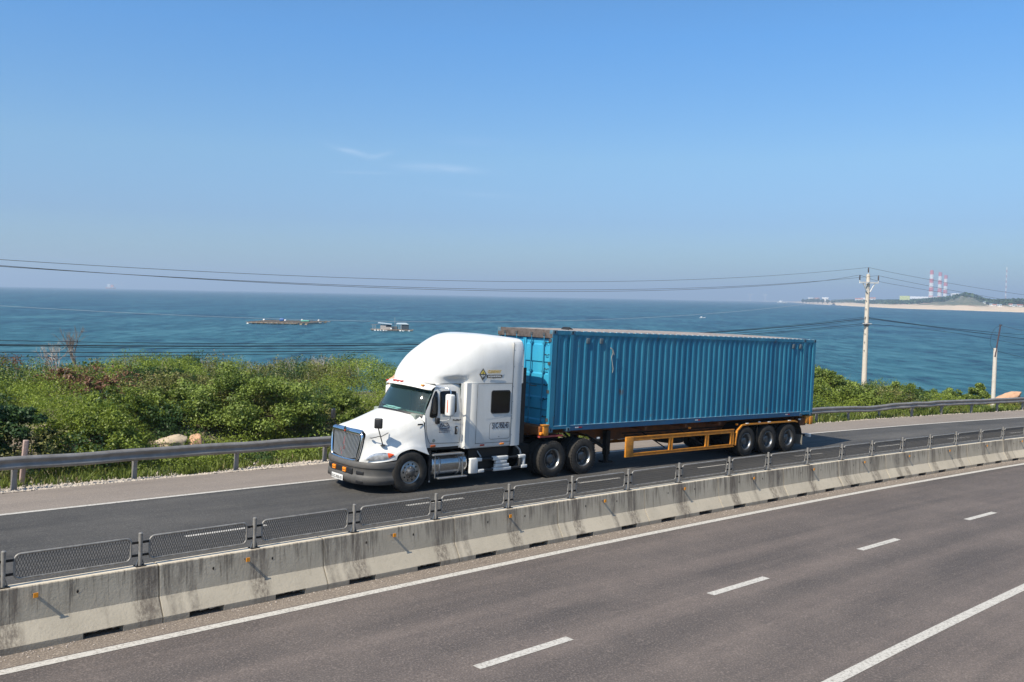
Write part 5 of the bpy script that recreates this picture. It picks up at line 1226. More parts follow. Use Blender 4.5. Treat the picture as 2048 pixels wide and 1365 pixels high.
def clumps(rs, n, rx, ry, rz):
    """clump centres over an irregular dome; returns centres and outward normals"""
    th = rs.uniform(0, 2 * math.pi, n); u_ = rs.uniform(-.15, 1, n); r = np.sqrt(np.clip(1 - u_ ** 2, 0, 1)); dirs = np.stack([r * np.cos(th), r * np.sin(th), u_], -1); k = rs.uniform(.55, 1.0, n) ** .7
    lob = 1 + .22 * np.sin(3 * th + rs.uniform(0, 6)) * r + .16 * np.sin(5 * th + 4 * u_ + rs.uniform(0, 6))
    return dirs * k[:, None] * lob[:, None] * np.array([rx, ry, rz]), dirs
def shrub(loc, rx, ry, rz, M, nleaf, lsize, label, seed, cat='bush', name='bush', group=None, nclump=None, flat=.6, twigs=True, val0=.1, spikes=0, cone=False):
    rs = np.random.default_rng(seed); t_ = thing(name, loc, label, cat, group); nc = nclump or int(18 + nleaf / 120)
    cc, dn = clumps(rs, nc, rx, ry, rz)
    if cone: cc[:, :2] *= (1 - .75 * np.clip(cc[:, 2:3] / rz, 0, 1))
    cr_ = rs.uniform(.14, .30, nc) * (rx + ry + rz) / 3 * .9; cv = rs.uniform(0, 1, nc)
    w_ = cr_ ** 2; w_ /= w_.sum(); idx = rs.choice(nc, nleaf, p=w_); g = rs.normal(size=(nleaf, 3)); g /= np.linalg.norm(g, axis=1)[:, None]; rad = rs.random(nleaf) ** .45
    g[:, 2] *= flat; cen = cc[idx] + g * rad[:, None] * cr_[idx][:, None]; cen[:, 2] += rz * .35 + .1
    keep = cen[:, 2] > .02; cen = cen[keep]; idx = idx[keep]; g = g[keep]
    val = val0 + .45 * cv[idx] + rs.uniform(0, .5, len(cen)); sz = lsize * rs.uniform(.6, 1.35, len(cen))
    leafmesh('crown', cen, sz, val * .92, M, nrm=g * .9 + np.array([0, 0, .55]), parent=t_, rs=rs)
    if twigs:
        mb = MB()
        for k in range(min(14, nc)):
            e = Vector(cc[k]) + Vector((0, 0, rz * .35)); b_ = Vector((rs.uniform(-.2, .2) * rx, rs.uniform(-.2, .2) * ry, -.15)); mid = b_.lerp(e, .5) + Vector((rs.uniform(-.1, .1), rs.uniform(-.1, .1), .08)) * rx
            mb.tube([b_, mid, e], [.028, .018, .006], bark, 5)
        for k in range(spikes):
            a = cc[rs.integers(nc)]; e0 = Vector(a) + Vector((0, 0, rz * .4)); mb.tube([e0, e0 + Vector((rs.uniform(-.1, .1), rs.uniform(-.1, .1), rs.uniform(.2, .5)))], [.007, .003], twigp, 4)
        mb.build('stem', t_)
    return t_
def place(s, o, dz=0): 
    return Vector(RW(s, o, terr_h(s, o) + dz))

# ---- the thicket: one continuous mass of scrub
def thicket():
    rs = np.random.default_rng(11); cen = []; val = []; nr = []; sz = []; kind = []
    # clump field
    n = 8200
    s = rs.uniform(-6, 66, n); o = SH + 1.3 + rs.random(n) ** .8 * 17
    for a, b_ in zip(s, o):
        d = b_ - SH
        right = min(1, max(0, (a - 52) / 5)); left = a < 38
        if right >= 1: continue
        hgt = float(np.interp(d, [1.2, 2.2, 4, 8, 13, 18], [.25, .75, .95, 1.15, 1.35, 1.35])) + .42 * float(vnoise(a, b_, 2.3, 4)) + .34 * float(vnoise(a, b_, 1.0, 9))
        if not left: hgt *= 1.05
        hgt *= 1 - right
        if 9.6 < a < 12.2 and d < 4.6: hgt *= .30
        if 12.2 < a < 17.5 and d < 3.0: hgt *= .35        # low grass gap in front of the truck
        if a > 25 and a < 36 and d > 8: continue
        hgt = max(.15, hgt); g0 = terr_h(a, b_)
        base = RW(a, b_, g0)
        for lev in (1.0, .5):
            z = hgt * lev * rs.uniform(.78, 1.05)
            r = rs.uniform(.28, .55); m_ = 95 if a < 20 else (48 if a > 38 else (70 if a < 25 else 14))
            if d > 6: m_ = int(m_ * (.85 if lev == 1 else .45))
            g = rs.normal(size=(m_, 3)); g /= np.linalg.norm(g, axis=1)[:, None]; g[:, 2] *= .75
            cen.append(base + np.array([rs.uniform(-.2, .2), rs.uniform(-.2, .2), z]) + g * (rs.random(m_) ** .4)[:, None] * r); nr.append(g)
            pn = float(vnoise(a, b_, 3.1, 2)); cv = rs.uniform(0, .38) + .30 * pn + .16 * float(vnoise(a, b_, .9, 12)) + .20
            val.append(cv + rs.uniform(0, .45, m_)); k = 0 if pn > -.15 else (1 if pn > -.7 else 2)
            if vnoise(a, b_, 1.4, 7) > .50: k = 2
            if vnoise(a, b_, 1.6, 17) > .62: k = 4
            if (8.5 < a < 11.5) and vnoise(a, b_, 1.1, 5) > .55 and d > 7: k = 3
            kind.append(np.full(m_, k)); sz.append((.033 if k == 0 else .044) * rs.uniform(.6, 1.4, m_) * (1.25 if a > 38 else 1))
    cen = np.concatenate(cen); val = np.concatenate(val); nr = np.concatenate(nr); sz = np.concatenate(sz); kind = np.concatenate(kind)
    o = leafmesh('thicket', cen, sz, val, lf_feather, nrm=nr * .9 + np.array([0, 0, .5]), rs=rs, asp=.42)
    for M_ in (lf_olive, lf_dark, lf_dry, lf_broad): o.data.materials.append(M_)
    o.data.polygons.foreach_set('material_index', kind.astype(np.int32))
    return tag(o, 'dense feathery green scrub covering the slope between the road and the sea', kind='stuff')
thicket()
# fringe of dry stalks along the skyline of the scrub
mb = MB(); rs = np.random.default_rng(21)
for k in range(210):
    s = rs.uniform(2, 22) if k < 130 else rs.uniform(38, 54); o = SH + rs.uniform(9, 16.5); b_ = place(s, o, 1.2 + rs.uniform(-.1, .2)); h = rs.uniform(.35, .85)
    e = b_ + Vector((rs.normal(0, .16), rs.uniform(-.1, .1), h * .8)); mb.tube([b_, b_.lerp(e, .6) + Vector((rs.uniform(-.04, .04), 0, 0)), e], [.0055, .004, .002], twigp if k % 3 else twigm, 3, caps=False)
    for q in range(2): a = b_.lerp(e, rs.uniform(.4, .9)); mb.tube([a, a + Vector((rs.uniform(-.14, .14), rs.uniform(-.1, .1), rs.uniform(.05, .2)))], [.004, .002], twigp if k % 3 else twigm, 3, caps=False)
tag(mb.build('dry_stalks'), 'thin dry stalks and twigs sticking out of the top of the scrub', kind='stuff')
# grass along the verge
def grass(n, sa, sb, oa, ob, h, label, skew=1.0):
    rs = np.random.default_rng(int(n + sa)); s = rs.uniform(sa, sb, n); o = oa + (ob - oa) * rs.random(n) ** skew
    keep = vnoise(s, o, .8, 3) + rs.uniform(-.6, .6, n) > -.35; s, o = s[keep], o[keep]; n = len(s)
    z = np.array([terr_h(a, b_) for a, b_ in zip(s, o)]); p = RW(s, o, 0); p[:, 2] += z
    hh = h * rs.uniform(.35, 1.2, n) * (1 + .5 * vnoise(s, o, 1.3, 8)); a = rs.uniform(0, 6.28, n); w = .010 + .012 * rs.random(n); lean = rs.normal(0, .35, (n, 2)) * hh[:, None]
    dx_ = np.stack([np.cos(a) * w, np.sin(a) * w, 0 * a], -1); tip = p + np.stack([lean[:, 0], lean[:, 1], hh], -1); mid = p + np.stack([lean[:, 0] * .3, lean[:, 1] * .3, hh * .6], -1)
    v = np.stack([p - dx_, p + dx_, mid + dx_ * .9, tip, mid - dx_ * .9], 1).reshape(-1, 3)
    me = bpy.data.meshes.new('grass'); me.vertices.add(5 * n); me.vertices.foreach_set('co', v.astype(np.float32).ravel()); me.loops.add(5 * n); me.loops.foreach_set('vertex_index', np.arange(5 * n, dtype=np.int32)); me.polygons.add(n); me.polygons.foreach_set('loop_start', np.arange(0, 5 * n, 5, dtype=np.int32)); me.polygons.foreach_set('loop_total', np.full(n, 5, dtype=np.int32))
    at = me.attributes.new('leaf', 'FLOAT', 'FACE'); at.data.foreach_set('value', np.clip(.2 + .3 * vnoise(s, o, 1.5, 6) + rs.uniform(0, .65, n), 0, 1).astype(np.float32)); me.materials.append(lf_grass); me.update(calc_edges=True)
    ob_ = bpy.data.objects.new('grass', me); C.objects.link(ob_); return tag(ob_, label, kind='stuff')
grass(21000, -3, 18, SH + .9, SH + 4.5, .20, 'low grass and weeds behind the crash rail at the left', 1.2)
grass(22000, 36, 66, SH + .2, SH + 5.5, .26, 'low grass and weeds behind the crash rail at the right', 1.1)
grass(7000, 18, 36, SH + .35, SH + 4, .24, 'low grass behind the truck')

# ---- bushes one can tell apart
shrub(place(13.2, SH + 5.0), 2.5, 1.7, 1.35, lf_broad, 40000, .048, 'large glossy broad-leaved bush left of the truck bonnet', 101, nclump=150, val0=.12)
shrub(place(15.8, SH + 5.2), 1.7, 1.4, .85, lf_broad, 18000, .048, 'glossy broad-leaved bush directly behind the truck bonnet and its far mirror', 102, nclump=90)
shrub(place(11.4, SH + 6.2), 1.1, .9, .75, lf_feather, 9000, .045, 'low yellow-green feathery bush behind the long pale boulder', 103)
shrub(place(8.3, SH + 3.4), 1.5, 1.0, 1.0, lf_feather, 15000, .042, 'bright green fern-like bush behind the crash rail at the left', 104, nclump=110)
shrub(place(6.1, SH + 3.2), 1.1, .9, 1.25, lf_dark, 11000, .055, 'dark green bush at the left edge behind the crash rail', 105, nclump=60)
shrub(place(9.7, SH + 5.6), 1.2, .9, .85, lf_feather, 9000, .044, 'rounded yellow-green bush in the middle of the left scrub', 106)
shrub(place(9.5, SH + 11, .8), .75, .6, .45, lf_dry, 2600, .055, 'reddish-brown dry bush high in the left scrub', 107)
shrub(place(9.9, SH + 8, .7), .6, .5, .4, lf_dry, 1700, .05, 'small rust-coloured dry bush in the middle of the left scrub', 108)
shrub(place(11.8, SH + 14.5, .9), .42, .35, .55, lf_broad, 1300, .06, 'small dark-leaved bush standing above the scrub skyline', 109)
shrub(place(13.0, SH + 10.5, .2), 1.4, 1.1, .75, lf_dark, 7000, .055, 'dark green bush in the upper middle of the left scrub', 110)
shrub(place(44.6, SH + 6.0), 2.9, 1.8, 1.45, lf_broad, 20000, .070, 'tall glossy bush between the container and the tall tan pole', 111, nclump=110)
shrub(place(46.7, SH + 4.4), 2.3, 1.3, 1.05, lf_broad, 16000, .066, 'wide light green bush in front of the foot of the tall tan pole', 112, nclump=90)
shrub(place(50.6, SH + 4.6), 1.7, 1.1, 1.0, lf_broad, 9000, .075, 'light green bush right of the tall tan pole', 113)
shrub(place(52.3, SH + 5.5), 1.4, 1.0, 1.0, lf_dark, 7000, .07, 'rounded dark green bush in the middle of the right scrub', 114)
shrub(place(54.9, SH + 4.6), 1.6, 1.0, .8, lf_broad, 7000, .07, 'low yellow-green bush behind the kinked crash rail', 115)
shrub(place(56.9, SH + 4.4), 1.2, .9, 1.05, lf_broad, 5500, .065, 'pointed green bush, last one before the open sea at the right', 116, cone=True)
shrub(place(52.0, SH + 7.5, .2), .8, .5, .5, lf_olive, 900, .05, 'grey twiggy bush on the skyline right of the tall tan pole', 117, spikes=60)
shrub(place(53.6, SH + 7.2, .6), .25, .2, .25, lf_pink, 260, .05, 'small bush with pink blossom on the right skyline', 118, spikes=10)
shrub(place(55.9, SH + 7.0, .0), .7, .5, .5, lf_olive, 700, .05, 'brownish twiggy bush left of the pointed green bush', 119, spikes=50)
shrub(place(58.3, SH + 3.2, -.1), .7, .5, .3, lf_olive, 2200, .05, 'low dry brown-green bush under the rail near the short pale pole', 120)
shrub(place(16.5, SH + 13.5, .5), 1.0, .7, .5, lf_olive, 1600, .05, 'olive twiggy bush on the skyline left of the truck', 121, spikes=40)
def baretree(loc, h, spread, M, label, seed):
    rs = np.random.default_rng(seed); t_ = thing('bare_tree', loc, label, 'tree'); trunk = MB(); br = MB()
    trunk.tube([(0, 0, -.3), (spread * .05, 0, h * .35)], [.04, .03], M, 6)
    def grow(p, d, l, r, lev, mb):
        q = p + d * l; mb.tube([p, p.lerp(q, .5) + Vector(rs.normal(0, .03 * l, 3)), q], [r, r * .8, r * .55], M, 5, caps=False)
        if lev < 3:
            for k in range(3): nd = (d + Vector(rs.normal(0, .38, 3)) + Vector((0, 0, .12))).normalized(); grow(p.lerp(q, rs.uniform(.6, 1)), nd, l * rs.uniform(.55, .85), r * .6, lev + 1, mb)
    for k in range(5): d = Vector((rs.normal(0, spread), rs.normal(0, spread * .6), 1)).normalized(); grow(Vector((spread * .05, 0, h * .3)), d, h * .33, .020, 0, br)
    trunk.build('trunk', t_); br.build('branches', t_)
baretree(place(10.8, SH + 13.5, .8), 2.1, .32, twigm, 'bare grey-brown dead tree rising above the left scrub', 5)
baretree(place(10.0, SH + 13, .8), 1.6, .35, twigp, 'smaller pale dead tree left of the bare grey-brown one', 8)
baretree(place(20.8, SH + 13.5, .4), 1.5, .14, twigp, 'thin pale dead shoot on the skyline left of the truck cab', 13)

# =================================================================== rafts and boats
wood = mat('raft_wood', (.34, .26, .18), .9, noise=(2, .9, (.18, .14, .11))); tin = mat('tin_roof', (.46, .53, .56), .45, .2); tarpd = mat('dark_netting', (.03, .045, .06), .8); plank = mat('pale_plank', (.38, .36, .34), .8, noise=(2, .8, (.35, .32, .3))); bluedrum = mat('blue_drum', (.03, .12, .35), .5); green_n = mat('green_net', (.10, .35, .28), .8); foam = mat('white_float', (.75, .75, .74), .7)
rf = thing('fishing_raft', Matrix.Translation((-90.5, 372, 0)) @ Matrix.Rotation(R(-3), 4, 'Z'), 'long flat wooden fish-farm raft without a roof, left of the hut rafts', 'raft')
mb = MB()
for y in np.linspace(-22, 7, 11): mb.box(-12.5 - .05 * y, 12.3 + .2 * y, y - .5, y + .5, .45, .65, wood)
for x in np.linspace(-12, 12, 13): mb.box(x - .3, x + .3, -22, 7.2, .65, .8, wood)
mb.build('deck', rf)
for x in np.linspace(-11.5, 11.5, 12):
    for y in (-21.5, 7): mb = MB(); mb.tube([(x - .45, y, .15), (x + .45, y, .15)], .36, random.choice([foam, wood, wood, wood, bluedrum, tarpd]), 8); mb.build('float', rf)
mb = MB(); mb.rbox(-4.2, -2.4, -5.5, -3.6, .8, 1.9, .3, bluedrum); mb.build('drum', rf)
mb = MB(); mb.rbox(5.0, 8.4, -6.6, -5.0, .8, 1.35, .2, green_n); mb.build('net_pile', rf)
for (x, y) in ((-11, -4), (-1.6, -5.8), (2.2, 5), (9.8, 3)): mb = MB(); mb.rbox(x - .4, x + .4, y - .4, y + .4, .8, 1.45, .25, foam); mb.build('drum', rf)
def hut(loc, rot, mirror_, label):
    h = thing('raft_house', Matrix.Translation(loc) @ Matrix.Rotation(rot, 4, 'Z') @ Matrix.Scale(.84, 4), label, 'floating house', 'raft houses on the water'); k = -1 if mirror_ else 1
    mb = MB(); mb.box(-5.0, 5.0, -2.6, 2.6, .35, .6, wood)
    for x in np.linspace(-4.6, 4.6, 9): mb.tube([(x - .3, -2.4, .15), (x + .4, -2.4, .15)], .32, random.choice([foam, tarpd, tarpd, wood]), 8)
    for x in np.linspace(-5.2, 5.2, 6): mb.box(x - .1, x + .1, -3.0, 3.0, .55, .68, wood)
    mb.build('deck', h)
    if not mirror_:
        mb = MB(); mb.box(-1.3, 1.0, -1.5, 1.5, .6, 2.5, plank); mb.box(1.0, 3.2, -1.5, 1.5, .6, 1.5, plank); mb.box(1.0, 3.1, -1.4, 1.5, 1.5, 2.4, tarpd); mb.build('wall', h)
        mb = MB(); mb.poly([(-2.3, -2.0, 3.05), (3.4, -2.0, 2.55), (3.4, 2.0, 2.75), (-2.3, 2.0, 3.35)], (0, 0, 1), .08, tin); mb.build('roof', h)
        mb = MB()
        for x in (-4.3, -3.4): mb.tube([(x, -1.6, .6), (x, -1.6, 2.5)], .10, plank, 6)
        mb.bar((-5.2, -1.6, 2.35), (-1.6, -1.6, 2.75), .12, .10, wood); mb.build('porch_frame', h)
    else:
        mb = MB(); mb.box(.5, 3.3, -1.6, 1.6, .6, 2.75, tarpd); mb.box(.38, .5, -1.65, -1.5, .6, 2.8, plank); mb.build('wall', h)
        mb = MB(); mb.poly([(-1.7, -1.9, 2.85), (3.5, -1.9, 2.75), (2.2, .2, 3.35), (-1.6, .2, 3.3)], (0, 0, 1), .07, tin); mb.poly([(-1.6, .2, 3.3), (2.2, .2, 3.35), (3.5, 2.0, 2.75), (-1.7, 2.0, 2.8)], (0, 0, 1), .06, tin); mb.build('roof', h)
        mb = MB()
        for x in (-1.6, -.6, .1): mb.tube([(x, -1.6, .6), (x, -1.6, 2.85)], .07, plank, 5)
        mb.rbox(-3.6, -1.2, -1.2, .2, .6, 1.9, .2, tarpd); mb.rbox(-4.0, -3.4, -1.6, -.8, .6, 1.2, .2, foam); mb.build('porch_frame', h)
        mb = MB(); mb.tube([(-2.1, -1.5, .6), (-2.3, -1.5, 5.6)], .06, plank, 5); mb.build('mast', h)
    return h
hut((-44.6, 312.2, 0), R(6), False, 'floating raft hut with pale plank wall and open porch, left one of the pair')
hut((-38.6, 311.0, 0), R(4), True, 'floating raft hut with dark net wall and a mast, right one of the pair')
def boat(loc, rot, Ls, M1, M2, label, mast=0):
    b_ = thing('boat', Matrix.Translation(loc) @ Matrix.Rotation(rot, 4, 'Z') @ Matrix.Scale(Ls, 4), label, 'boat')
    st = [(-1, .0, .42), (-.7, .16, .30), (-.2, .22, .24), (.4, .21, .24), (.9, .16, .28)]
    mb = MB(); mb.grid([[(x, -w, z), (x, -w * .75, .04), (x, 0, -.06), (x, w * .75, .04), (x, w, z)] for x, w, z in st], M1); mb.grid([[(x, -w, z - .02), (x, w, z - .02)] for x, w, z in st], M2); mb.add([(.9, -.16, .28), (.9, -.12, .04), (.9, .12, .04), (.9, .16, .28)], [(0, 1, 2, 3)], M1); mb.build('hull', b_)
    mb = MB(); mb.rbox(.15, .6, -.13, .13, .22, .52, .03, M2); mb.build('wheelhouse', b_)
    if mast: mb = MB(); mb.tube([(.0, 0, .2), (.0, 0, mast)], .02, M2, 5); mb.build('mast', b_)
    return b_
boat((130.5, 618.5, 0), R(190), 2.2, foam, foam, 'small white boat alone on the sea above the container roof')
boat((1340, 4480, 0), R(180), 26, foam, foam, 'white fishing boat moored off the far shore', 1.0)
boat((1163, 3280, 0), R(20), 14, foam, rubber, 'small boat by the far beach left of the tall tan pole', .7)
# offshore rig and far jetty towers
rg = thing('offshore_rig', Matrix.Translation((-3790, 8500, 0)), 'small orange and white offshore vessel on the horizon at the left', 'ship')
og = mat('ship_orange', (.85, .28, .12), .6)
mb = MB(); mb.grid([[(x, -w, z), (x, -w * .7, 0), (x, w * .7, 0), (x, w, z)] for x, w, z in ((-48, 3, 20), (-34, 14, 16), (10, 15, 15), (44, 10, 18))], og); mb.box(-34, 40, -14, 14, 14, 18, foam); mb.build('hull', rg)
mb = MB(); mb.rbox(-30, 0, -11, 11, 18, 46, 2, foam); mb.rbox(2, 26, -9, 9, 18, 40, 2, og); mb.build('superstructure', rg)
mb = MB(); mb.bar((10, 0, 36), (64, 0, 48), 3, 3, foam); mb.tube([(-14, 0, 44), (-14, 0, 78)], 1.4, foam, 6); mb.tube([(100, 0, 30), (100, 0, 76)], 1.6, foam, 6); mb.build('crane', rg)
pale = mat('hazy_tower', (.62, .62, .64), .8)
for k, (x, D, lab) in enumerate(((14.74, 11500, 'left of the two pale loading towers on the far horizon'), (15.63, 11500, 'right of the two pale loading towers on the far horizon'))):
    a = R(x); t_ = thing('loading_tower', Matrix.Translation((D * math.sin(a), D * math.cos(a), 0)), lab, 'tower', 'far loading towers')
    mb = MB(); mb.box(-6, 6, -6, 6, 0, 78, pale); mb.build('tower_legs', t_); mb = MB(); mb.box(-24, 24, -10, 10, 78, 88, foam); mb.build('platform', t_)

# =================================================================== far coast
def coast_h(a, D):
    s = float(np.interp(a, [14.7, 16.8, 18.24, 20.5, 22.7, 24.0, 25.9, 27.2, 28.6, 29.5, 31.5], [15500, 9800, 4650, 3190, 2500, 2330, 2230, 2120, 2040, 1960, 1850])); q = D / s - 1
    hill = 30 * math.exp(-((a - 26.75) / .85) ** 2) + 10 * math.exp(-((a - 29.0) / 1.0) ** 2) + 20 * math.exp(-((a - 31.6) / 1.4) ** 2) + 14 * math.exp(-((a - 25.3) / 1.2) ** 2)
    return 2 + (float(np.interp(q, [.2, .35, .55, 1.0, 2.2], [0, 7, 13, 20, 24])) * .8 if q > .2 else 0) + hill * float(np.interp(q, [.02, .10, .22, .36, .60, 1.0], [0, .18, .6, 1.0, .75, .3])) * .9
def coast():
    az = np.array([6, 10, 14.7, 16.8, 18.24, 20.5, 22.7, 24.0, 25.9, 27.2, 28.6, 29.5, 31.5, 35, 40, 48]); r0 = np.array([19000, 17500, 15500, 9800, 4650, 3190, 2500, 2330, 2230, 2120, 2040, 1960, 1850, 1700, 1500, 1300])
    rows = []; A = np.arange(9.5, 46, .12)
    for a in A:
        s = float(np.interp(a, az, r0)); lnd = float(np.interp(a, [9.5, 16.5, 17.6, 19, 46], [.15, .35, .9, 1, 1])); row = []
        hill = 30 * math.exp(-((a - 26.75) / .85) ** 2) + 10 * math.exp(-((a - 29.0) / 1.0) ** 2) + 20 * math.exp(-((a - 31.6) / 1.4) ** 2) + 14 * math.exp(-((a - 25.3) / 1.2) ** 2)
        dune = 9 * math.exp(-((a - 20.3) / .7) ** 2) + 3 * math.exp(-((a - 22.5) / 1.5) ** 2)
        for k, q in enumerate((-.01, .0, .02, .05, .09, .14, .20, .27, .35, .45, .55, .65, .8, 1.0, 1.4, 2.2)):
            r = s * (1 + q); n_ = .5 + .5 * float(vnoise(a * 6, q * 20, 1.0, 3)) + .25 * float(vnoise(a * 23, q * 60, 1.0, 5))
            beach = 2 + dune * min(1, q / .14) if k > 1 else (-3 if k == 0 else 0.1)
            z = beach + (np.interp(q, [.2, .35, .55, 1.0, 2.2], [0, 7, 13, 20, 24]) * (.55 + .5 * n_) if q > .2 else 0) * lnd + hill * float(np.interp(q, [.02, .10, .22, .36, .60, 1.0], [0, .18, .6, 1.0, .75, .3])) * (.78 + .3 * n_)
            row.append((r * math.sin(R(a)), r * math.cos(R(a)), z))
        rows.append(row)
    M = bpy.data.materials.new('coast_land'); M.use_nodes = True; t = M.node_tree; b = t.nodes['Principled BSDF']; tcn = N(t, 'ShaderNodeTexCoord'); sep = N(t, 'ShaderNodeSeparateXYZ'); t.links.new(tcn.outputs['Object'], sep.inputs[0])
    def noi(sc, det):
        n = N(t, 'ShaderNodeTexNoise'); n.inputs['Scale'].default_value = sc; n.inputs['Detail'].default_value = det; n.inputs['Roughness'].default_value = .7; t.links.new(tcn.outputs['Object'], n.inputs[0]); return n.outputs['Fac']
    def mr(x, lo, hi, a=0, b_=1):
        c = N(t, 'ShaderNodeMapRange'); c.inputs[1].default_value = lo; c.inputs[2].default_value = hi; c.inputs[3].default_value = a; c.inputs[4].default_value = b_; t.links.new(x, c.inputs[0]); return c.outputs[0]
    def mixc(f, a, c):
        q = N(t, 'ShaderNodeMix', data_type='RGBA'); t.links.new(f, q.inputs[0])
        for i, w in ((6, a), (7, c)):
            if isinstance(w, tuple): q.inputs[i].default_value = (*w, 1)
            else: t.links.new(w, q.inputs[i])
        return q.outputs[2]
    veg = mixc(mr(noi(.012, 6), .40, .62), (.10, .115, .075), (.19, .18, .115)); veg = mixc(mr(noi(.035, 7), .56, .64), veg, (.52, .40, .30)); veg = mixc(mr(noi(.006, 3), .58, .62, 0, .8), veg, (.42, .24, .17))
    sand = mixc(mr(noi(.02, 4), .4, .6), (.66, .50, .36), (.56, .46, .33))
    zz = ma(t, 'ADD', sep.outputs['Z'], mr(noi(.01, 4), .3, .7, -3.5, 3.5))
    t.links.new(mixc(mr(zz, 8.5, 10.5), sand, veg), b.inputs['Base Color']); b.inputs['Roughness'].default_value = 1; b.inputs['Specular IOR Level'].default_value = .1
    mb = MB(); mb.grid(rows, M, smooth=True); o = mb.build('coast'); return tag(o, kind='structure')
coast()
def pol(a, D, z=0): return Matrix.Translation((D * math.sin(R(a)), D * math.cos(R(a)), z))
cw = mat('chimney_white', (.80, .78, .76), .8); crd = mat('chimney_red', (.62, .10, .08), .8)
for (a, D, h, r, lab) in ((24.86, 6200, 212, 12.5, 'tallest and leftmost of the three red and white chimneys'), (25.30, 6900, 222, 13, 'middle one of the three red and white chimneys'), (25.60, 6900, 202, 13, 'rightmost and shortest of the three red and white chimneys')):
    t_ = thing('chimney', pol(a, D, 10), lab, 'chimney', 'power station chimneys'); mb = MB(); n = 8
    for k in range(n):
        z0, z1 = h * k / n, h * (k + 1) / n; w0, w1 = r * (1.18 - .3 * k / n), r * (1.18 - .3 * (k + 1) / n); mb.lathe([(w0, z0), (w1, z1)], crd if k % 2 == (n - 1) % 2 else cw, 20, 'z')
    mb.lathe([(r * .88, h), (0, h)], chassis, 20, 'z'); mb.build('shaft', t_)
ms = thing('lattice_mast', pol(28.63, 4200, 40), 'slender red and white lattice mast on the far hill at the right', 'mast'); mb = MB(); n = 12; hh = 128
for k in range(n):
    M_ = foam if k % 2 else mat('mast_red', (.45, .25, .25), .8)
    for (x, y) in ((-1.6, -1), (1.6, -1), (0, 1.6)): mb.bar((x, y, hh * k / n), (x, y, hh * (k + 1) / n), .75, .75, M_)
    mb.bar((-1.6, -1, hh * k / n), (1.6, -1, hh * (k + .5) / n), .5, .5, M_); mb.bar((1.6, -1, hh * (k + .5) / n), (-1.6, -1, hh * (k + 1) / n), .5, .5, M_)
mb.build('lattice', ms)
def building(a, D, z, w, dp, h, M, label, name='building', roofM=None, cat='building', win=0):
    t_ = thing(name, pol(a, D, z) @ Matrix.Rotation(-R(a), 4, 'Z'), label, cat); mb = MB(); mb.box(-w / 2, w / 2, -dp / 2, dp / 2, -3, h, M); mb.build('wall', t_)
    if roofM: mb = MB(); mb.poly([(-w / 2 - 1, -dp / 2 - 1, h), (-w / 2 - 1, dp / 2 + 1, h), (-w / 2 - 1, 0, h + dp * .25)], (1, 0, 0), w + 2, roofM); mb.build('roof', t_)
    if win:
        for k in range(win): x = -w / 2 + w * (k + .5) / win; mb = MB(); mb.box(x - w * .2 / win, x + w * .2 / win, -dp / 2 - .3, -dp / 2 - .05, h * .35, h * .7, tarpd); mb.build('window', t_)
    return t_
yel = mat('yellow_green_panel', (.50, .55, .24), .7); wl = mat('white_wall', (.72, .71, .70), .8); redroof = mat('red_roof', (.42, .17, .12), .8)
building(23.48, 3600, 20, 34, 14, 20, yel, 'yellow-green box-shaped building standing above the far beach', 'building', None, win=0)
building(23.35, 3500, 12, 46, 20, 9, wl, 'low white shed under the yellow-green building', win=4)
building(24.6, 5900, 14, 170, 60, 26, pale, 'long pale power station hall left of the chimney feet', 'power_station', wl, 'power station')
building(25.35, 6400, 14, 130, 50, 30, wl, 'pale power station hall between the chimney feet', 'power_station', None, 'power station')
building(26.25, 5600, 40, 70, 30, 26, pale, 'slanting pale conveyor building right of the chimneys', 'building', wl)
rs = np.random.default_rng(3)
hs = [(18.30, 5200, 'first'), (18.62, 5000, 'second'), (19.1, 4700, 'third'), (21.0, 4300, 'fourth'), (21.35, 4400, 'fifth'), (21.7, 4300, 'sixth')]
for k, (a, D, nm) in enumerate(hs): building(a, D, 15 + rs.uniform(0, 4), rs.uniform(26, 44), 16, rs.uniform(9, 15), wl, 'small white far-off building, %s from the left along the low shore' % nm, 'house', redroof if k % 2 else wl, 'house', 2)
hz_ = [(27.55, 2650, 22, 'red'), (27.62, 2600, 16, 'white'), (27.95, 2550, 20, 'white'), (28.15, 2500, 12, 'red'), (28.35, 2450, 11, 'white'), (28.9, 2400, 12, 'red'), (29.1, 2350, 11, 'white'), (29.35, 2300, 8, 'red')]
ORD = ['first', 'second', 'third', 'fourth', 'fifth', 'sixth', 'seventh', 'eighth', 'ninth']
hz_.sort()
for k, (a, D, z, c_) in enumerate(hz_): building(a, D + 150, coast_h(a, D + 150), rs.uniform(7, 13), 7, rs.uniform(2.5, 4.2), wl, 'tiny %s-roofed house on the far hillside, %s house from the left there' % (c_, ORD[k]), 'house', redroof if c_ == 'red' else tin, 'house', 2)
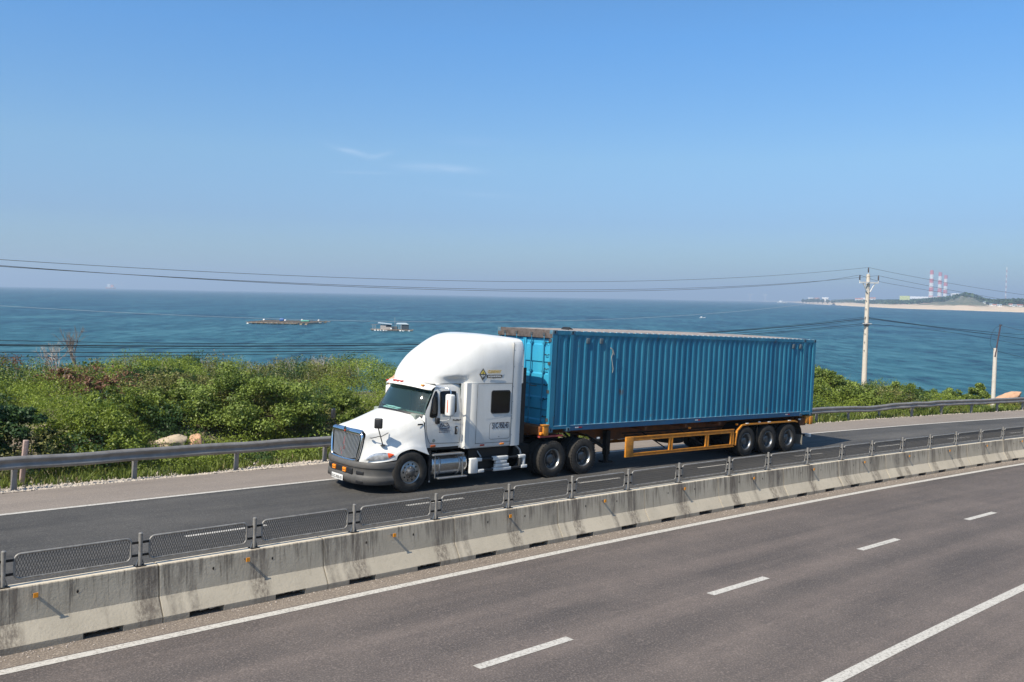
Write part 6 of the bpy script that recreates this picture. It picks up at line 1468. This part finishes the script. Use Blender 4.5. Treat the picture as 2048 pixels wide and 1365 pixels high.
# far trees: a dark wood that reads as one mass, and the round trees by the shore
def fartree(a, D, z, h, label, seed):
    rs = np.random.default_rng(seed); t_ = thing('tree', pol(a, D, z), label, 'tree', 'trees on the far shore'); n = 900; g = rs.normal(size=(n, 3)); g /= np.linalg.norm(g, axis=1)[:, None]; c_ = g * (rs.random(n) ** .4)[:, None] * np.array([h * .55, h * .5, h * .38]) * (1 + .25 * np.sin(g[:, 0:1] * 5 + seed)); c_[:, 2] += h * .62
    leafmesh('crown', c_, np.full(n, h * .07), rs.random(n), lf_dark, parent=t_, rs=rs); mb = MB(); mb.tube([(0, 0, -2), (0, 0, h * .5)], [h * .05, h * .03], bark, 6); mb.build('trunk', t_)
for k, (a, D, h) in enumerate(((17.85, 4900, 22), (18.05, 4850, 20), (18.22, 4800, 24), (18.42, 4700, 27), (18.68, 4600, 25), (18.95, 4500, 22), (19.25, 4300, 20), (19.55, 4250, 19))): fartree(a, D, 3, h, 'dark round tree on the far shore, %s from the left' % ('first', 'second', 'third', 'fourth', 'fifth', 'sixth', 'seventh', 'eighth')[k], 40 + k)
rs = np.random.default_rng(77); n = 26000; a = rs.uniform(19.6, 31, n); q = rs.uniform(.30, .75, n); s = np.interp(a, [18.24, 20.5, 22.7, 25.9, 28.6, 31.5], [4650, 3190, 2500, 2230, 2040, 1850]); r = s * (1 + q)
hill = 30 * np.exp(-((a - 26.75) / .85) ** 2) + 10 * np.exp(-((a - 29.0) / 1.0) ** 2) + 20 * np.exp(-((a - 31.6) / 1.4) ** 2) + 14 * np.exp(-((a - 25.3) / 1.2) ** 2)
z = 6 + np.interp(q, [.2, .35, .55, 1.0], [0, 6, 11, 18]) + hill * np.interp(q, [.02, .10, .22, .36, .60, 1.0], [0, .18, .6, 1.0, .75, .3]) * .85 + rs.uniform(-1, 7, n)
keep = (hill < 20) | (rs.random(n) < .22)
leafmesh('woodland', np.stack([r * np.sin(np.radians(a)), r * np.cos(np.radians(a)), z], -1)[keep], rs.uniform(2.5, 6.5, n)[keep], rs.random(n)[keep], lf_dark, rs=rs, asp=.7)
tag(bpy.data.objects['woodland'], 'dark scrub and woods covering the low far shore', kind='stuff')

# =================================================================== haze
M = bpy.data.materials.new('haze_air'); M.use_nodes = True; t = M.node_tree; t.nodes.clear(); ho = N(t, 'ShaderNodeOutputMaterial'); hv = N(t, 'ShaderNodeVolumePrincipled')
hv.inputs['Density'].default_value = HAZE = 1.9e-4; hv.inputs['Color'].default_value = (.60, .76, .96, 1); hv.inputs['Anisotropy'].default_value = .1
t.links.new(hv.outputs[0], ho.inputs['Volume'])
mb = MB(); mb.box(-28000, 28000, -2500, 26000, -12, 262, M); hzo = mb.build('haze'); tag(hzo, kind='stuff')
hzo['label'] = 'thin bluish sea haze in the distance'
